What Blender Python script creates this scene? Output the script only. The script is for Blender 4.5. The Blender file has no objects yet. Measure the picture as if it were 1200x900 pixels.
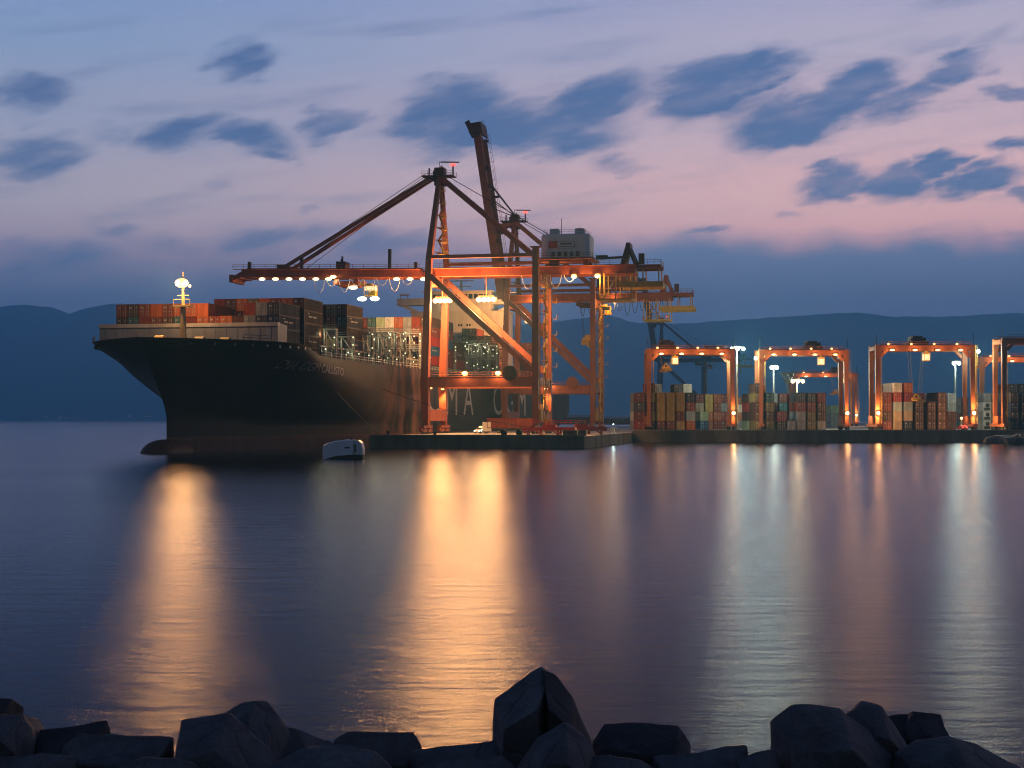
import bpy, bmesh, math, random
from mathutils import Vector, Matrix, noise
random.seed(7)
sc = bpy.context.scene
COL = sc.collection
PI = math.pi
# ------------------------------------------------------------------ survey data (metres)
F = 1750.0                      # focal length of the photograph in photo pixels
EYE = 6.5                       # camera height above the water
AX = math.atan(350 / F)         # the berth runs away from the camera at this bearing
A = Vector((math.sin(AX), math.cos(AX), 0)); P = Vector((math.cos(AX), -math.sin(AX), 0))
BOW = Vector((-66.4, 287.0, 0))
TH = PI / 2 - AX
ZP, ZY = 2.7, 3.2               # pier deck, yard deck
def berth(u, v, z=0.0): return BOW + A * u + P * v + Vector((0, 0, z))
def bear(px, Y, z=0.0): return Vector(((px - 600) / F * Y, Y, z))
def hgt(py, Y): return EYE - (py - 491) / F * Y

# ------------------------------------------------------------------ materials
M = {}
def new_mat(name):
    m = bpy.data.materials.new(name); m.use_nodes = True
    nt = m.node_tree; b = nt.nodes['Principled BSDF']; M[name] = m
    return m, nt, b
def paint(name, col, rough=0.5, grime=0.35, scale=0.6, metal=0.0, streak=True, bump=0.0, spec=.35):
    m, nt, b = new_mat(name); N = nt.nodes; L = nt.links
    tc = N.new('ShaderNodeTexCoord'); mp = N.new('ShaderNodeMapping')
    mp.inputs['Scale'].default_value = (scale, scale, scale * (0.25 if streak else 1))
    L.new(tc.outputs['Object'], mp.inputs[0])
    nz = N.new('ShaderNodeTexNoise'); nz.inputs['Scale'].default_value = 1.6; nz.inputs['Detail'].default_value = 6; nz.inputs['Roughness'].default_value = 0.65
    L.new(mp.outputs[0], nz.inputs['Vector'])
    oi = N.new('ShaderNodeObjectInfo')
    rmp = N.new('ShaderNodeValToRGB'); e = rmp.color_ramp.elements
    e[0].position = 0.35; e[1].position = 0.7
    d = 1 - grime
    e[0].color = (col[0] * d, col[1] * d * .95, col[2] * d * .9, 1); e[1].color = (*col, 1)
    L.new(nz.outputs[0], rmp.inputs[0])
    hs = N.new('ShaderNodeHueSaturation')
    mr = N.new('ShaderNodeMapRange'); mr.inputs[3].default_value = 0.8; mr.inputs[4].default_value = 1.15
    L.new(oi.outputs['Random'], mr.inputs[0]); L.new(mr.outputs[0], hs.inputs['Value']); L.new(rmp.outputs[0], hs.inputs['Color'])
    L.new(hs.outputs[0], b.inputs['Base Color'])
    b.inputs['Metallic'].default_value = metal; b.inputs['Specular IOR Level'].default_value = spec
    rr = N.new('ShaderNodeMapRange'); rr.inputs[3].default_value = min(1, rough + .15); rr.inputs[4].default_value = max(.1, rough - .1)
    L.new(nz.outputs[0], rr.inputs[0]); L.new(rr.outputs[0], b.inputs['Roughness'])
    if bump:
        n2 = N.new('ShaderNodeTexNoise'); n2.inputs['Scale'].default_value = 9; n2.inputs['Detail'].default_value = 8
        L.new(tc.outputs['Object'], n2.inputs['Vector'])
        bp = N.new('ShaderNodeBump'); bp.inputs['Strength'].default_value = bump; bp.inputs['Distance'].default_value = .05
        L.new(n2.outputs[0], bp.inputs['Height']); L.new(bp.outputs[0], b.inputs['Normal'])
    return m
def glow(name, col, strength):
    m, nt, b = new_mat(name)
    b.inputs['Base Color'].default_value = (.5, .5, .5, 1)
    b.inputs['Emission Color'].default_value = (*col, 1); b.inputs['Emission Strength'].default_value = strength
    m.cycles.emission_sampling = 'NONE'
    return m
WARM = (1.0, 0.52, 0.20); SODIUM = (1.0, 0.47, 0.16); COOL = (0.80, 1.0, 0.80); CREAM = (1.0, 0.80, 0.42); AMBER = (1.0, .43, .13)
glow('lamp_warm', (1.0, .46, .15), 2.5); glow('lamp_cool', (.82, 1.0, .84), 3.5); glow('lamp_cream', (1, .78, .40), 2.6); glow('lamp_small', (.9, .95, .55), 1.6)
glow('lamp_red', (1, .08, .07), 2.5); glow('lit_pane', (1, .82, .4), .9); glow('town_glow', (1, .85, .62), .32)
paint('crane_orange', (.36, .086, .031), .5, .35, .25); paint('gantry_orange', (.36, .115, .042), .5, .35, .3)
paint('crane_dark', (.10, .035, .015), .55, .3)
paint('crane_blue', (.03, .085, .22), .5, .25)
paint('crane_yellow', (.60, .36, .05), .5, .25)
paint('steel_grey', (.20, .21, .20), .5, .3); paint('dark_steel', (.045, .045, .05), .5, .3)
paint('cable_black', (.02, .02, .02), .6, .2)
paint('white_paint', (.72, .73, .74), .45, .15); paint('house_white', (.78, .79, .80), .5, .12)
paint('sign_red', (.45, .03, .02), .5, .1); paint('tyre_black', (.015, .015, .015), .8, .2)
paint('rubber', (.02, .02, .02), .8, .2); paint('glass_dark', (.01, .012, .015), .08, .1)
paint('ship_white', (.50, .47, .45), .5, .2, .3); paint('pale_edge', (.42, .41, .40), .55, .25); paint('breakwater_grey', (.165, .185, .225), .55, .3, .3)
paint('faded_mark', (.30, .30, .30), .6, .3); paint('deck_red', (.13, .035, .025), .7, .4); paint('ship_buff', (.45, .36, .16), .5, .2)
paint('concrete', (.20, .19, .175), .85, .35, .3, bump=.3); paint('buoy_white', (.62, .70, .80), .42, .12)
def rock_mat(name, dark, light):
    m, nt, b = new_mat(name); N = nt.nodes; L = nt.links; tc = N.new('ShaderNodeTexCoord')
    n1 = N.new('ShaderNodeTexNoise'); n1.inputs['Scale'].default_value = 2.2; n1.inputs['Detail'].default_value = 10; n1.inputs['Roughness'].default_value = .7
    n2 = N.new('ShaderNodeTexNoise'); n2.inputs['Scale'].default_value = 26; n2.inputs['Detail'].default_value = 5
    vo = N.new('ShaderNodeTexVoronoi'); vo.feature = 'DISTANCE_TO_EDGE'; vo.inputs['Scale'].default_value = 1.1
    wp = N.new('ShaderNodeMix'); wp.data_type = 'VECTOR'; wp.inputs[0].default_value = .12; L.new(tc.outputs['Object'], wp.inputs[4]); L.new(n1.outputs[1], wp.inputs[5]); L.new(wp.outputs[1], vo.inputs['Vector'])
    for n in (n1, n2): L.new(tc.outputs['Object'], n.inputs['Vector'])
    ck = N.new('ShaderNodeMapRange'); ck.inputs[2].default_value = .035; L.new(vo.outputs['Distance'], ck.inputs[0])
    h = N.new('ShaderNodeMath'); h.operation = 'MULTIPLY_ADD'; L.new(n2.outputs[0], h.inputs[0]); h.inputs[1].default_value = .22; L.new(n1.outputs[0], h.inputs[2])
    h2 = N.new('ShaderNodeMath'); h2.operation = 'MULTIPLY_ADD'; L.new(ck.outputs[0], h2.inputs[0]); h2.inputs[1].default_value = .35; L.new(h.outputs[0], h2.inputs[2])
    r = N.new('ShaderNodeValToRGB'); e = r.color_ramp.elements; e[0].position = .33; e[1].position = .70; e[0].color = (*dark, 1); e[1].color = (*light, 1)
    mx = N.new('ShaderNodeMath'); mx.operation = 'MULTIPLY_ADD'; L.new(n2.outputs[0], mx.inputs[0]); mx.inputs[1].default_value = .3; sb = N.new('ShaderNodeMath'); sb.operation = 'SUBTRACT'; L.new(n1.outputs[0], sb.inputs[0]); sb.inputs[1].default_value = .15; L.new(sb.outputs[0], mx.inputs[2]); L.new(mx.outputs[0], r.inputs[0])
    L.new(r.outputs[0], b.inputs['Base Color']); b.inputs['Roughness'].default_value = .82
    bp = N.new('ShaderNodeBump'); bp.inputs['Strength'].default_value = .9; bp.inputs['Distance'].default_value = .07; L.new(h2.outputs[0], bp.inputs['Height']); L.new(bp.outputs[0], b.inputs['Normal'])
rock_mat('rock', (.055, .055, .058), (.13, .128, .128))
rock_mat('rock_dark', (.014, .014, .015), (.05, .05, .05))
paint('asphalt', (.055, .053, .05), .85, .35, .15, streak=False)
paint('apron', (.40, .36, .31), .8, .35, .15, streak=False)
paint('earth', (.03, .03, .03), .9, .4, .4, streak=False)
paint('car_red', (.45, .02, .015), .3, .1); paint('car_white', (.6, .6, .6), .3, .1)
PAL = {'brown red': (.20, .040, .022), 'dark brown': (.075, .033, .022), 'rust orange': (.40, .10, .03), 'red': (.30, .028, .022),
       'yellow': (.40, .25, .045), 'olive': (.17, .13, .045), 'grey': (.24, .25, .27), 'dark grey': (.055, .055, .06), 'white': (.66, .67, .64),
       'teal': (.045, .15, .16), 'blue': (.03, .10, .22), 'dark blue': (.018, .035, .085), 'pale green': (.36, .46, .30), 'pale blue': (.30, .42, .48), 'beige': (.45, .36, .25)}
for k, c in PAL.items(): paint('box ' + k, c, .72, .4, .5, spec=.12)

# ------------------------------------------------------------------ mesh builder
class MB:
    def __init__(s): s.v = []; s.f = []; s.mi = []; s.cur = 0
    def mat(s, i): s.cur = i; return s
    def add(s, vs, fs):
        o = len(s.v); s.v += [tuple(p) for p in vs]
        for q in fs: s.f.append([o + i for i in q]); s.mi.append(s.cur)
        return s
    def box(s, x0, x1, y0, y1, z0, z1):
        return s.add([(x0, y0, z0), (x1, y0, z0), (x1, y1, z0), (x0, y1, z0), (x0, y0, z1), (x1, y0, z1), (x1, y1, z1), (x0, y1, z1)],
                     [(3, 2, 1, 0), (4, 5, 6, 7), (0, 1, 5, 4), (1, 2, 6, 5), (2, 3, 7, 6), (3, 0, 4, 7)])
    def beam(s, a, b, w, h, w2=None, h2=None, up=(0, 0, 1)):
        a = Vector(a); b = Vector(b); d = (b - a).normalized(); up = Vector(up)
        if abs(d.dot(up)) > .98: up = Vector((1, 0, 0))
        sx = d.cross(up).normalized(); sy = sx.cross(d)
        w2 = w if w2 is None else w2; h2 = h if h2 is None else h2
        vs = []
        for p, ww, hh in ((a, w, h), (b, w2, h2)):
            for i, j in ((-1, -1), (1, -1), (1, 1), (-1, 1)): vs.append(p + sx * (i * ww / 2) + sy * (j * hh / 2))
        return s.add(vs, [(0, 1, 2, 3), (7, 6, 5, 4), (0, 4, 5, 1), (1, 5, 6, 2), (2, 6, 7, 3), (3, 7, 4, 0)])
    def tube(s, pts, r, n=6, r2=None):
        pts = [Vector(p) for p in pts]; vs = []; k = len(pts)
        for i, p in enumerate(pts):
            d = (pts[min(i + 1, k - 1)] - pts[max(i - 1, 0)]).normalized()
            up = Vector((0, 0, 1)) if abs(d.z) < .95 else Vector((1, 0, 0))
            sx = d.cross(up).normalized(); sy = sx.cross(d)
            rr = r if r2 is None else r + (r2 - r) * i / (k - 1)
            for j in range(n):
                t = 2 * PI * j / n; vs.append(p + sx * (rr * math.cos(t)) + sy * (rr * math.sin(t)))
        fs = [[i * n + j, i * n + (j + 1) % n, (i + 1) * n + (j + 1) % n, (i + 1) * n + j] for i in range(k - 1) for j in range(n)]
        fs += [list(range(n))[::-1], [(k - 1) * n + j for j in range(n)]]
        return s.add(vs, fs)
    def disc(s, c, ax, r, t, n=16):
        c = Vector(c); ax = Vector(ax).normalized(); return s.tube([c - ax * t / 2, c + ax * t / 2], r, n)
    def blob(s, c, rx, ry, rz, n=10, m=6):
        vs = []; fs = []
        for i in range(m + 1):
            th = PI * i / m
            for j in range(n):
                ph = 2 * PI * j / n; vs.append((c[0] + rx * math.sin(th) * math.cos(ph), c[1] + ry * math.sin(th) * math.sin(ph), c[2] + rz * math.cos(th)))
        for i in range(m):
            for j in range(n): fs.append([i * n + j, (i + 1) * n + j, (i + 1) * n + (j + 1) % n, i * n + (j + 1) % n])
        return s.add(vs, fs)
    def mesh(s, name, mats):
        me = bpy.data.meshes.new(name); me.from_pydata(s.v, [], s.f)
        for m in (mats if isinstance(mats, (list, tuple)) else [mats]): me.materials.append(M[m] if isinstance(m, str) else m)
        me.polygons.foreach_set('material_index', s.mi); me.update()
        return me
    def build(s, name, mats, parent=None, smooth=False):
        me = s.mesh(name, mats)
        if smooth: me.polygons.foreach_set('use_smooth', [True] * len(me.polygons))
        return link(name, me, parent)
def link(name, data, parent=None):
    o = bpy.data.objects.new(name, data); COL.objects.link(o)
    if parent: o.parent = parent
    return o
def tag(o, label=None, cat=None, group=None, kind=None):
    if label:
        n = len(label.split())
        if not 4 <= n <= 16: print('LABEL LENGTH', n, label)
        o['label'] = label
    if cat: o['category'] = cat
    if group: o['group'] = group
    if kind: o['kind'] = kind
    return o
def thing(name, label, cat, loc=(0, 0, 0), rz=0.0, group=None):
    o = link(name, None); o.location = loc; o.rotation_euler.z = rz; o.empty_display_size = 1
    return tag(o, label, cat, group)
def copy_tree(o, parent=None):
    c = o.copy(); COL.objects.link(c)
    if parent: c.parent = parent
    for ch in list(o.children): copy_tree(ch, c)
    return c
def flood_beam(parent, loc, aim, power, col, cone=95, radius=.5, blend=.5):
    # a floodlight head aimed out over the water
    l = bpy.data.lights.new('lamp_light', 'SPOT'); l.energy = power; l.color = col; l.shadow_soft_size = radius
    l.spot_size = math.radians(cone); l.spot_blend = blend
    q = link('lamp_light', l, parent); q.location = loc; q.rotation_euler = Vector(aim).to_track_quat('-Z', 'Y').to_euler(); return q
def lamp(parent, loc, mat='lamp_warm', size=(.5, .5, .3), power=0, col=WARM, off=(0, 0, -.8), radius=.25, name='lamp', spot=None):
    m = MB().blob((0, 0, 0), *size); o = m.build(name, mat, parent, True); o.location = loc
    if power:
        l = bpy.data.lights.new('lamp_light', 'SPOT' if spot else 'POINT'); l.energy = power; l.color = col; l.shadow_soft_size = radius
        if spot: l.spot_size = math.radians(spot); l.spot_blend = .6
        q = link('lamp_light', l, o); q.location = off
    return o
HAZE_D = 1.9e-4
# ------------------------------------------------------------------ camera, render, world
cam = bpy.data.cameras.new('camera'); co = link('camera', cam)
co.location = (0, 0, EYE); co.rotation_euler = (PI / 2, 0, 0)
cam.sensor_width = 36; cam.lens = 36 * F / 1200; cam.shift_y = 41 / 1200; cam.clip_start = .5; cam.clip_end = 60000
sc.camera = co
sc.view_settings.view_transform = 'Standard'; sc.view_settings.look = 'None'
sc.view_settings.exposure = 0; sc.view_settings.gamma = 1; sc.view_settings.use_curve_mapping = False
cy = sc.cycles
cy.use_light_tree = True; cy.max_bounces = 5; cy.diffuse_bounces = 2; cy.glossy_bounces = 3; cy.transmission_bounces = 2
cy.volume_bounces = 1; cy.sample_clamp_indirect = 3.0; cy.sample_clamp_direct = 20.0; cy.caustics_reflective = False; cy.caustics_refractive = False
cy.use_denoising = True; cy.pixel_filter_type = 'BLACKMAN_HARRIS'; cy.filter_width = 1.15

def lin(c):
    return tuple(((x / 255) / 12.92 if x / 255 <= .04045 else ((x / 255 + .055) / 1.055) ** 2.4) for x in c)
LIFT = ((2.28, 1.74, 1.56), (2.66, 2.45, 1.85), (1.80, 1.68, 1.40), (1.68, 1.45, 1.27))
W = bpy.data.worlds.new('World'); sc.world = W; W.use_nodes = True
nt = W.node_tree; N = nt.nodes; L = nt.links; N.clear()
def nd(t, **k):
    n = N.new(t)
    for a, b in k.items(): setattr(n, a, b)
    return n
def mth(op, a, b=None, c=None, clamp=False):
    n = nd('ShaderNodeMath', operation=op, use_clamp=clamp)
    for i, x in enumerate((a, b, c)):
        if x is None: continue
        if isinstance(x, (int, float)): n.inputs[i].default_value = x
        else: L.new(x, n.inputs[i])
    return n.outputs[0]
def smooth(x, a, b, lo=0.0, hi=1.0):
    n = nd('ShaderNodeMapRange', interpolation_type='SMOOTHSTEP')
    L.new(x, n.inputs[0])
    for i, q in enumerate((a, b, lo, hi)):
        n.inputs[i + 1].default_value = q
    return n.outputs[0]
def mixc(f, a, b, mode='MIX'):
    n = nd('ShaderNodeMix', data_type='RGBA', blend_type=mode)
    for i, x in ((0, f), (6, a), (7, b)):
        if isinstance(x, (int, float)): n.inputs[i].default_value = x
        elif isinstance(x, tuple): n.inputs[i].default_value = (*x, 1)
        else: L.new(x, n.inputs[i])
    return n.outputs[2]
tc = nd('ShaderNodeTexCoord'); sep = nd('ShaderNodeSeparateXYZ'); L.new(tc.outputs['Generated'], sep.inputs[0])
dx, dy, dz = sep.outputs
dyc = mth('MAXIMUM', dy, .08)
tx = mth('MULTIPLY', mth('DIVIDE', dx, dyc), 1750.0); ty = mth('MULTIPLY', mth('DIVIDE', dz, dyc), 1750.0)
hor = mth('SQRT', mth('ADD', mth('MULTIPLY', dx, dx), mth('MULTIPLY', dy, dy)))
el = mth('DIVIDE', dz, mth('MAXIMUM', hor, .02))
# clear-sky colour against elevation
ramp = nd('ShaderNodeValToRGB'); ramp.color_ramp.interpolation = 'EASE'
stops = [(0.0, (132, 126, 162)), (.10, (194, 152, 174)), (.15, (202, 171, 188)), (.20, (188, 173, 198)), (.25, (164, 169, 202)), (.285, (150, 163, 204)), (.45, (84, 108, 165)), (.75, (44, 62, 108)), (1.0, (26, 40, 76))]
cr = ramp.color_ramp
for i, (p, c) in enumerate(stops):
    e = cr.elements[i] if i < 2 else cr.elements.new(p)
    e.position = p; e.color = (*lin(c), 1)
for i, (p, c) in enumerate(stops): cr.elements[i].position = p; cr.elements[i].color = (*lin(c), 1)
L.new(el, ramp.inputs[0])
side = smooth(tx, -620.0, 500.0)
tint = mixc(side, (.57, .80, .98), (1.12, 1.03, 1.02))
clear = mixc(1.0, ramp.outputs[0], tint, 'MULTIPLY')
# cloud coordinates (direction only)
cv = nd('ShaderNodeCombineXYZ'); L.new(tx, cv.inputs[0]); L.new(ty, cv.inputs[1])
def nz(sx, sy, det, rot=0.0, rough=.55):
    m0 = nd('ShaderNodeMapping'); m0.inputs['Rotation'].default_value = (0, 0, -rot); L.new(cv.outputs[0], m0.inputs[0])
    mp = nd('ShaderNodeMapping'); mp.inputs['Scale'].default_value = (sx, sy, 1)
    L.new(m0.outputs[0], mp.inputs[0])
    n = nd('ShaderNodeTexNoise'); n.inputs['Scale'].default_value = 1; n.inputs['Detail'].default_value = det; n.inputs['Roughness'].default_value = rough
    L.new(mp.outputs[0], n.inputs['Vector']); return n
n1 = nz(1 / 95, 1 / 30, 5, .24)
off = nd('ShaderNodeVectorMath', operation='MULTIPLY_ADD'); L.new(n1.outputs[1], off.inputs[0]); off.inputs[1].default_value = (100, 56, 0); off.inputs[2].default_value = (-50, -28, 0)
wv = nd('ShaderNodeVectorMath', operation='ADD'); L.new(cv.outputs[0], wv.inputs[0]); L.new(off.outputs[0], wv.inputs[1])
CL = [(40, 108, 44, 30, 0, .72), (287, 70, 42, 26, 0, .75), (45, 182, 60, 28, 0, .7), (130, 160, 40, 18, 10, .35), (210, 155, 62, 22, 8, .7), (290, 163, 60, 22, -8, .72), (310, 182, 44, 9, 0, .6),
      (390, 145, 44, 18, 15, .65), (265, 215, 28, 10, 0, .35), (530, 118, 62, 30, 5, .8), (590, 150, 140, 34, 3, .95), (500, 152, 60, 24, 0, .75), (690, 125, 90, 30, 22, .85), (640, 165, 90, 22, 3, .8),
      (820, 105, 70, 36, 10, .92), (890, 85, 64, 26, 15, .85), (930, 140, 84, 34, 12, .95), (1000, 112, 64, 30, 20, .9), (1060, 118, 66, 20, 20, .72), (1120, 80, 48, 20, 25, .78), (880, 125, 70, 24, 0, .6),
      (1090, 50, 55, 16, 10, .3), (1160, 45, 32, 14, 20, .3), (1190, 107, 34, 10, 0, .7), (980, 215, 46, 22, 5, .95), (1060, 215, 50, 24, 8, .98), (1095, 193, 30, 18, 20, .9), (1150, 211, 54, 22, 12, .95),
      (1178, 171, 28, 10, 0, .85), (1195, 232, 24, 11, 0, .7), (730, 192, 40, 11, -8, .45), (925, 252, 18, 7, 0, .45), (825, 271, 26, 7, 0, .65), (735, 222, 10, 5, 0, .3),
      (130, 275, 36, 10, 0, .45), (370, 252, 22, 7, 0, .4), (300, 282, 70, 22, 0, .5), (430, 282, 110, 20, 0, .5), (60, 302, 80, 24, 0, .5), (620, 270, 60, 14, 0, .25), (190, 290, 60, 14, 0, .35)]
dens = None
for (x, y, hw, hh, r, o) in CL:
    mp = nd('ShaderNodeMapping', vector_type='TEXTURE')
    mp.inputs['Location'].default_value = (x - 600, 491 - y, 0); mp.inputs['Rotation'].default_value = (0, 0, math.radians(r)); mp.inputs['Scale'].default_value = (hw, hh, 1)
    L.new(wv.outputs[0], mp.inputs[0])
    ln = nd('ShaderNodeVectorMath', operation='LENGTH'); L.new(mp.outputs[0], ln.inputs[0])
    q = smooth(ln.outputs['Value'], 1.6, .25, 0.0, o)
    dens = q if dens is None else mth('MAXIMUM', dens, q)
n2 = nz(1 / 150, 1 / 34, 4, .22)
tex = smooth(n2.outputs[0], .25, .55, .72, 1.0)
n4 = nz(1 / 240, 1 / 30, 6, .12)
wisp = mth('MULTIPLY', smooth(n4.outputs[0], .48, .8), .42)
n5 = nz(1 / 80, 1 / 24, 6, .24, .58)
torn = mth('ADD', dens, mth('MULTIPLY', mth('SUBTRACT', n5.outputs[0], .5), mth('MULTIPLY', dens, 1.7)))
dens = mth('MAXIMUM', mth('MULTIPLY', smooth(torn, .04, .84, 0.0, .95), tex), wisp)
# low cloud bank
n3 = nz(1 / 90, 1 / 60, 5, 0)
edge = mth('ADD', ty, mth('MULTIPLY', mth('SUBTRACT', n3.outputs[0], .5), 50.0))
bankR = smooth(edge, 228.0, 188.0, 0.0, .93)
bankL = smooth(edge, 235.0, 140.0, 0.0, .85)
sel = smooth(tx, -40.0, 110.0)
bank = mth('ADD', mth('MULTIPLY', bankL, mth('SUBTRACT', 1.0, sel)), mth('MULTIPLY', bankR, sel))
front = smooth(dy, .25, .6)
cloudcol = mixc(smooth(tx, -600.0, 600.0), lin((70, 97, 152)), lin((70, 102, 158)))
c1 = mixc(mth('MULTIPLY', dens, front), clear, cloudcol)
c2 = mixc(bank, c1, mixc(smooth(ty, 210.0, 60.0), lin((84, 112, 164)), lin((62, 97, 152))))
# the eastern half of the sky, behind the camera, is already night blue
back = smooth(dy, .5, -.55)
c3 = mixc(back, c2, (.044, .060, .100))
lr = nd('ShaderNodeValToRGB'); le = lr.color_ramp.elements     # the air in front of the low sky dims it, so it is brighter beyond
for i, (p, c) in enumerate(((.03, LIFT[0]), (.12, LIFT[1]), (.20, LIFT[2]), (.285, LIFT[3]), (.6, (1.2, 1.2, 1.2)))):
    e = le[i] if i < 2 else le.new(p)
    e.position = p; e.color = (*[x / 4 for x in c], 1)
for i, p in enumerate((.03, .12, .20, .285, .6)): le[i].position = p
L.new(el, lr.inputs[0])
c3 = mixc(1.0, c3, lr.outputs[0], 'MULTIPLY')
sky = nd('ShaderNodeTexSky', sky_type='NISHITA'); sky.sun_disc = False
sky.sun_elevation = math.radians(-3.0); sky.sun_rotation = math.radians(10); sky.air_density = 1.2; sky.dust_density = 1.0; sky.ozone_density = 2.0
bg1 = nd('ShaderNodeBackground'); L.new(sky.outputs[0], bg1.inputs[0]); bg1.inputs[1].default_value = .05
bg2 = nd('ShaderNodeBackground'); L.new(c3, bg2.inputs[0]); bg2.inputs[1].default_value = 4.0
ad = nd('ShaderNodeAddShader'); L.new(bg1.outputs[0], ad.inputs[0]); L.new(bg2.outputs[0], ad.inputs[1])
out = nd('ShaderNodeOutputWorld'); L.new(ad.outputs[0], out.inputs[0])
W.cycles.sampling_method = 'MANUAL'; W.cycles.sample_map_resolution = 512

# ------------------------------------------------------------------ sea
def water():
    m, nt, b = new_mat('sea_water'); N = nt.nodes; L = nt.links; N.remove(b)
    out = N['Material Output']
    g = N.new('ShaderNodeNewGeometry')
    def noise_(sx, sy, det, rough=.6):
        mp = N.new('ShaderNodeMapping'); mp.inputs['Scale'].default_value = (sx, sy, 1); L.new(g.outputs['Position'], mp.inputs[0])
        n = N.new('ShaderNodeTexNoise'); n.inputs['Scale'].default_value = 1; n.inputs['Detail'].default_value = det; n.inputs['Roughness'].default_value = rough
        L.new(mp.outputs[0], n.inputs['Vector']); return n
    n = noise_(.30, .85, 8, .62); n2 = noise_(.010, .045, 3)
    bp = N.new('ShaderNodeBump'); bp.inputs['Distance'].default_value = .22
    L.new(n.outputs[0], bp.inputs['Height'])
    mr = N.new('ShaderNodeMapRange'); mr.inputs[1].default_value = .3; mr.inputs[2].default_value = .7; mr.inputs[3].default_value = .98; mr.inputs[4].default_value = 1.08
    L.new(n2.outputs[0], mr.inputs[0])
    # the harbour basin is sheltered by the quay, the open side near the breakwater has more breeze
    sp = N.new('ShaderNodeSeparateXYZ'); L.new(g.outputs['Position'], sp.inputs[0])
    inv = N.new('ShaderNodeMath'); inv.operation = 'DIVIDE'; inv.inputs[0].default_value = 11375.0; mxy = N.new('ShaderNodeMath'); mxy.operation = 'MAXIMUM'; L.new(sp.outputs[1], mxy.inputs[0]); mxy.inputs[1].default_value = 10; L.new(mxy.outputs[0], inv.inputs[1])
    br = N.new('ShaderNodeMapRange'); br.inputs[1].default_value = 30; br.inputs[2].default_value = 330; br.inputs[3].default_value = .20; br.inputs[4].default_value = .225; L.new(inv.outputs[0], br.inputs[0])
    bs = N.new('ShaderNodeMapRange'); bs.inputs[1].default_value = 30; bs.inputs[2].default_value = 330; bs.inputs[3].default_value = .30; bs.inputs[4].default_value = .75; L.new(inv.outputs[0], bs.inputs[0]); L.new(bs.outputs[0], bp.inputs['Strength'])
    rg = N.new('ShaderNodeMath'); rg.operation = 'MULTIPLY'; L.new(br.outputs[0], rg.inputs[0]); L.new(mr.outputs[0], rg.inputs[1])
    gl = N.new('ShaderNodeBsdfGlossy'); gl.distribution = 'BECKMANN'; gl.inputs['Color'].default_value = (.68, .71, .78, 1); L.new(rg.outputs[0], gl.inputs['Roughness']); L.new(bp.outputs[0], gl.inputs['Normal'])
    df = N.new('ShaderNodeBsdfDiffuse'); df.inputs['Color'].default_value = (.003, .006, .012, 1)
    fr = N.new('ShaderNodeFresnel'); fr.inputs['IOR'].default_value = 1.15
    mx = N.new('ShaderNodeMixShader'); L.new(fr.outputs[0], mx.inputs[0]); L.new(df.outputs[0], mx.inputs[1]); L.new(gl.outputs[0], mx.inputs[2]); L.new(mx.outputs[0], out.inputs[0])
water()
mb = MB(); mb.add([(-16000, -400, 0), (16000, -400, 0), (16000, 14000, 0), (-16000, 14000, 0)], [(0, 1, 2, 3)])
tag(mb.build('sea', 'sea_water'), kind='structure')

# ------------------------------------------------------------------ hills across the gulf
m, nt, b = new_mat('hill_forest'); n = nt.nodes.new('ShaderNodeTexNoise'); n.inputs['Scale'].default_value = .004; n.inputs['Detail'].default_value = 8
g = nt.nodes.new('ShaderNodeNewGeometry'); nt.links.new(g.outputs['Position'], n.inputs['Vector'])
r = nt.nodes.new('ShaderNodeValToRGB'); r.color_ramp.elements[0].color = (.028, .042, .036, 1); r.color_ramp.elements[1].color = (.075, .095, .075, 1)
nt.links.new(n.outputs[0], r.inputs[0]); nt.links.new(r.outputs[0], b.inputs['Base Color']); b.inputs['Roughness'].default_value = .95
RIDGE = [(-900, 366), (-300, 362), (0, 359), (25, 357), (55, 359), (82, 367), (100, 361), (128, 356), (200, 356), (300, 366), (400, 384), (443, 375), (470, 381), (560, 386), (640, 378), (690, 372), (712, 369), (745, 378), (800, 379), (860, 375), (905, 372), (950, 369), (1000, 366), (1050, 371), (1100, 371), (1190, 367), (1500, 362), (2100, 372)]
def ridge(px):
    for (a, ya), (b_, yb) in zip(RIDGE, RIDGE[1:]):
        if a <= px <= b_:
            t = (px - a) / (b_ - a); t = t * t * (3 - 2 * t); return ya + (yb - ya) * t
    return RIDGE[-1][1]
mb = MB(); cols = 260; rows = 16
for i in range(cols + 1):
    px = -900 + 3000 * i / cols
    H = (491 - ridge(px)) / F * 9000 + 6
    for j in range(rows + 1):
        t = j / rows; Y = 6600 + 2400 * t
        X = (px - 600) / F * Y
        k = noise.fractal(Vector((X / 700, Y / 700, 0)), 1.0, 2.0, 5)
        z = H * (t ** .85) + k * 150 * t * (1 - t) * 2 + noise.noise(Vector((X / 90, Y / 90, 3))) * 7 * t
        mb.v.append((X, Y, max(z, -3 if j == 0 else .5)))
n_ = rows + 1
for i in range(cols):
    for j in range(rows): mb.f.append([i * n_ + j, (i + 1) * n_ + j, (i + 1) * n_ + j + 1, i * n_ + j + 1]); mb.mi.append(0)
tag(mb.build('hills', 'hill_forest', None, True), kind='structure')
mb = MB()
for i in range(150):
    px = random.choice([random.gauss(75, 45), random.uniform(20, 190), random.uniform(660, 740), random.uniform(985, 1030)])
    Y = random.uniform(6500, 6700); up = abs(random.gauss(0, 1)) * 14 if random.random() < .75 else random.uniform(20, 160)
    if up > 20: Y += up * 4
    c = bear(px, Y, 4 + up); w = random.uniform(1.2, 3.2); mb.box(c.x - w, c.x + w, c.y - w, c.y + w, c.z - 2, c.z + random.uniform(0, 1.5))
tag(mb.build('town_lights', 'town_glow'), 'scattered tiny lights of a town along the far shore', 'town', kind='stuff')

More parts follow.
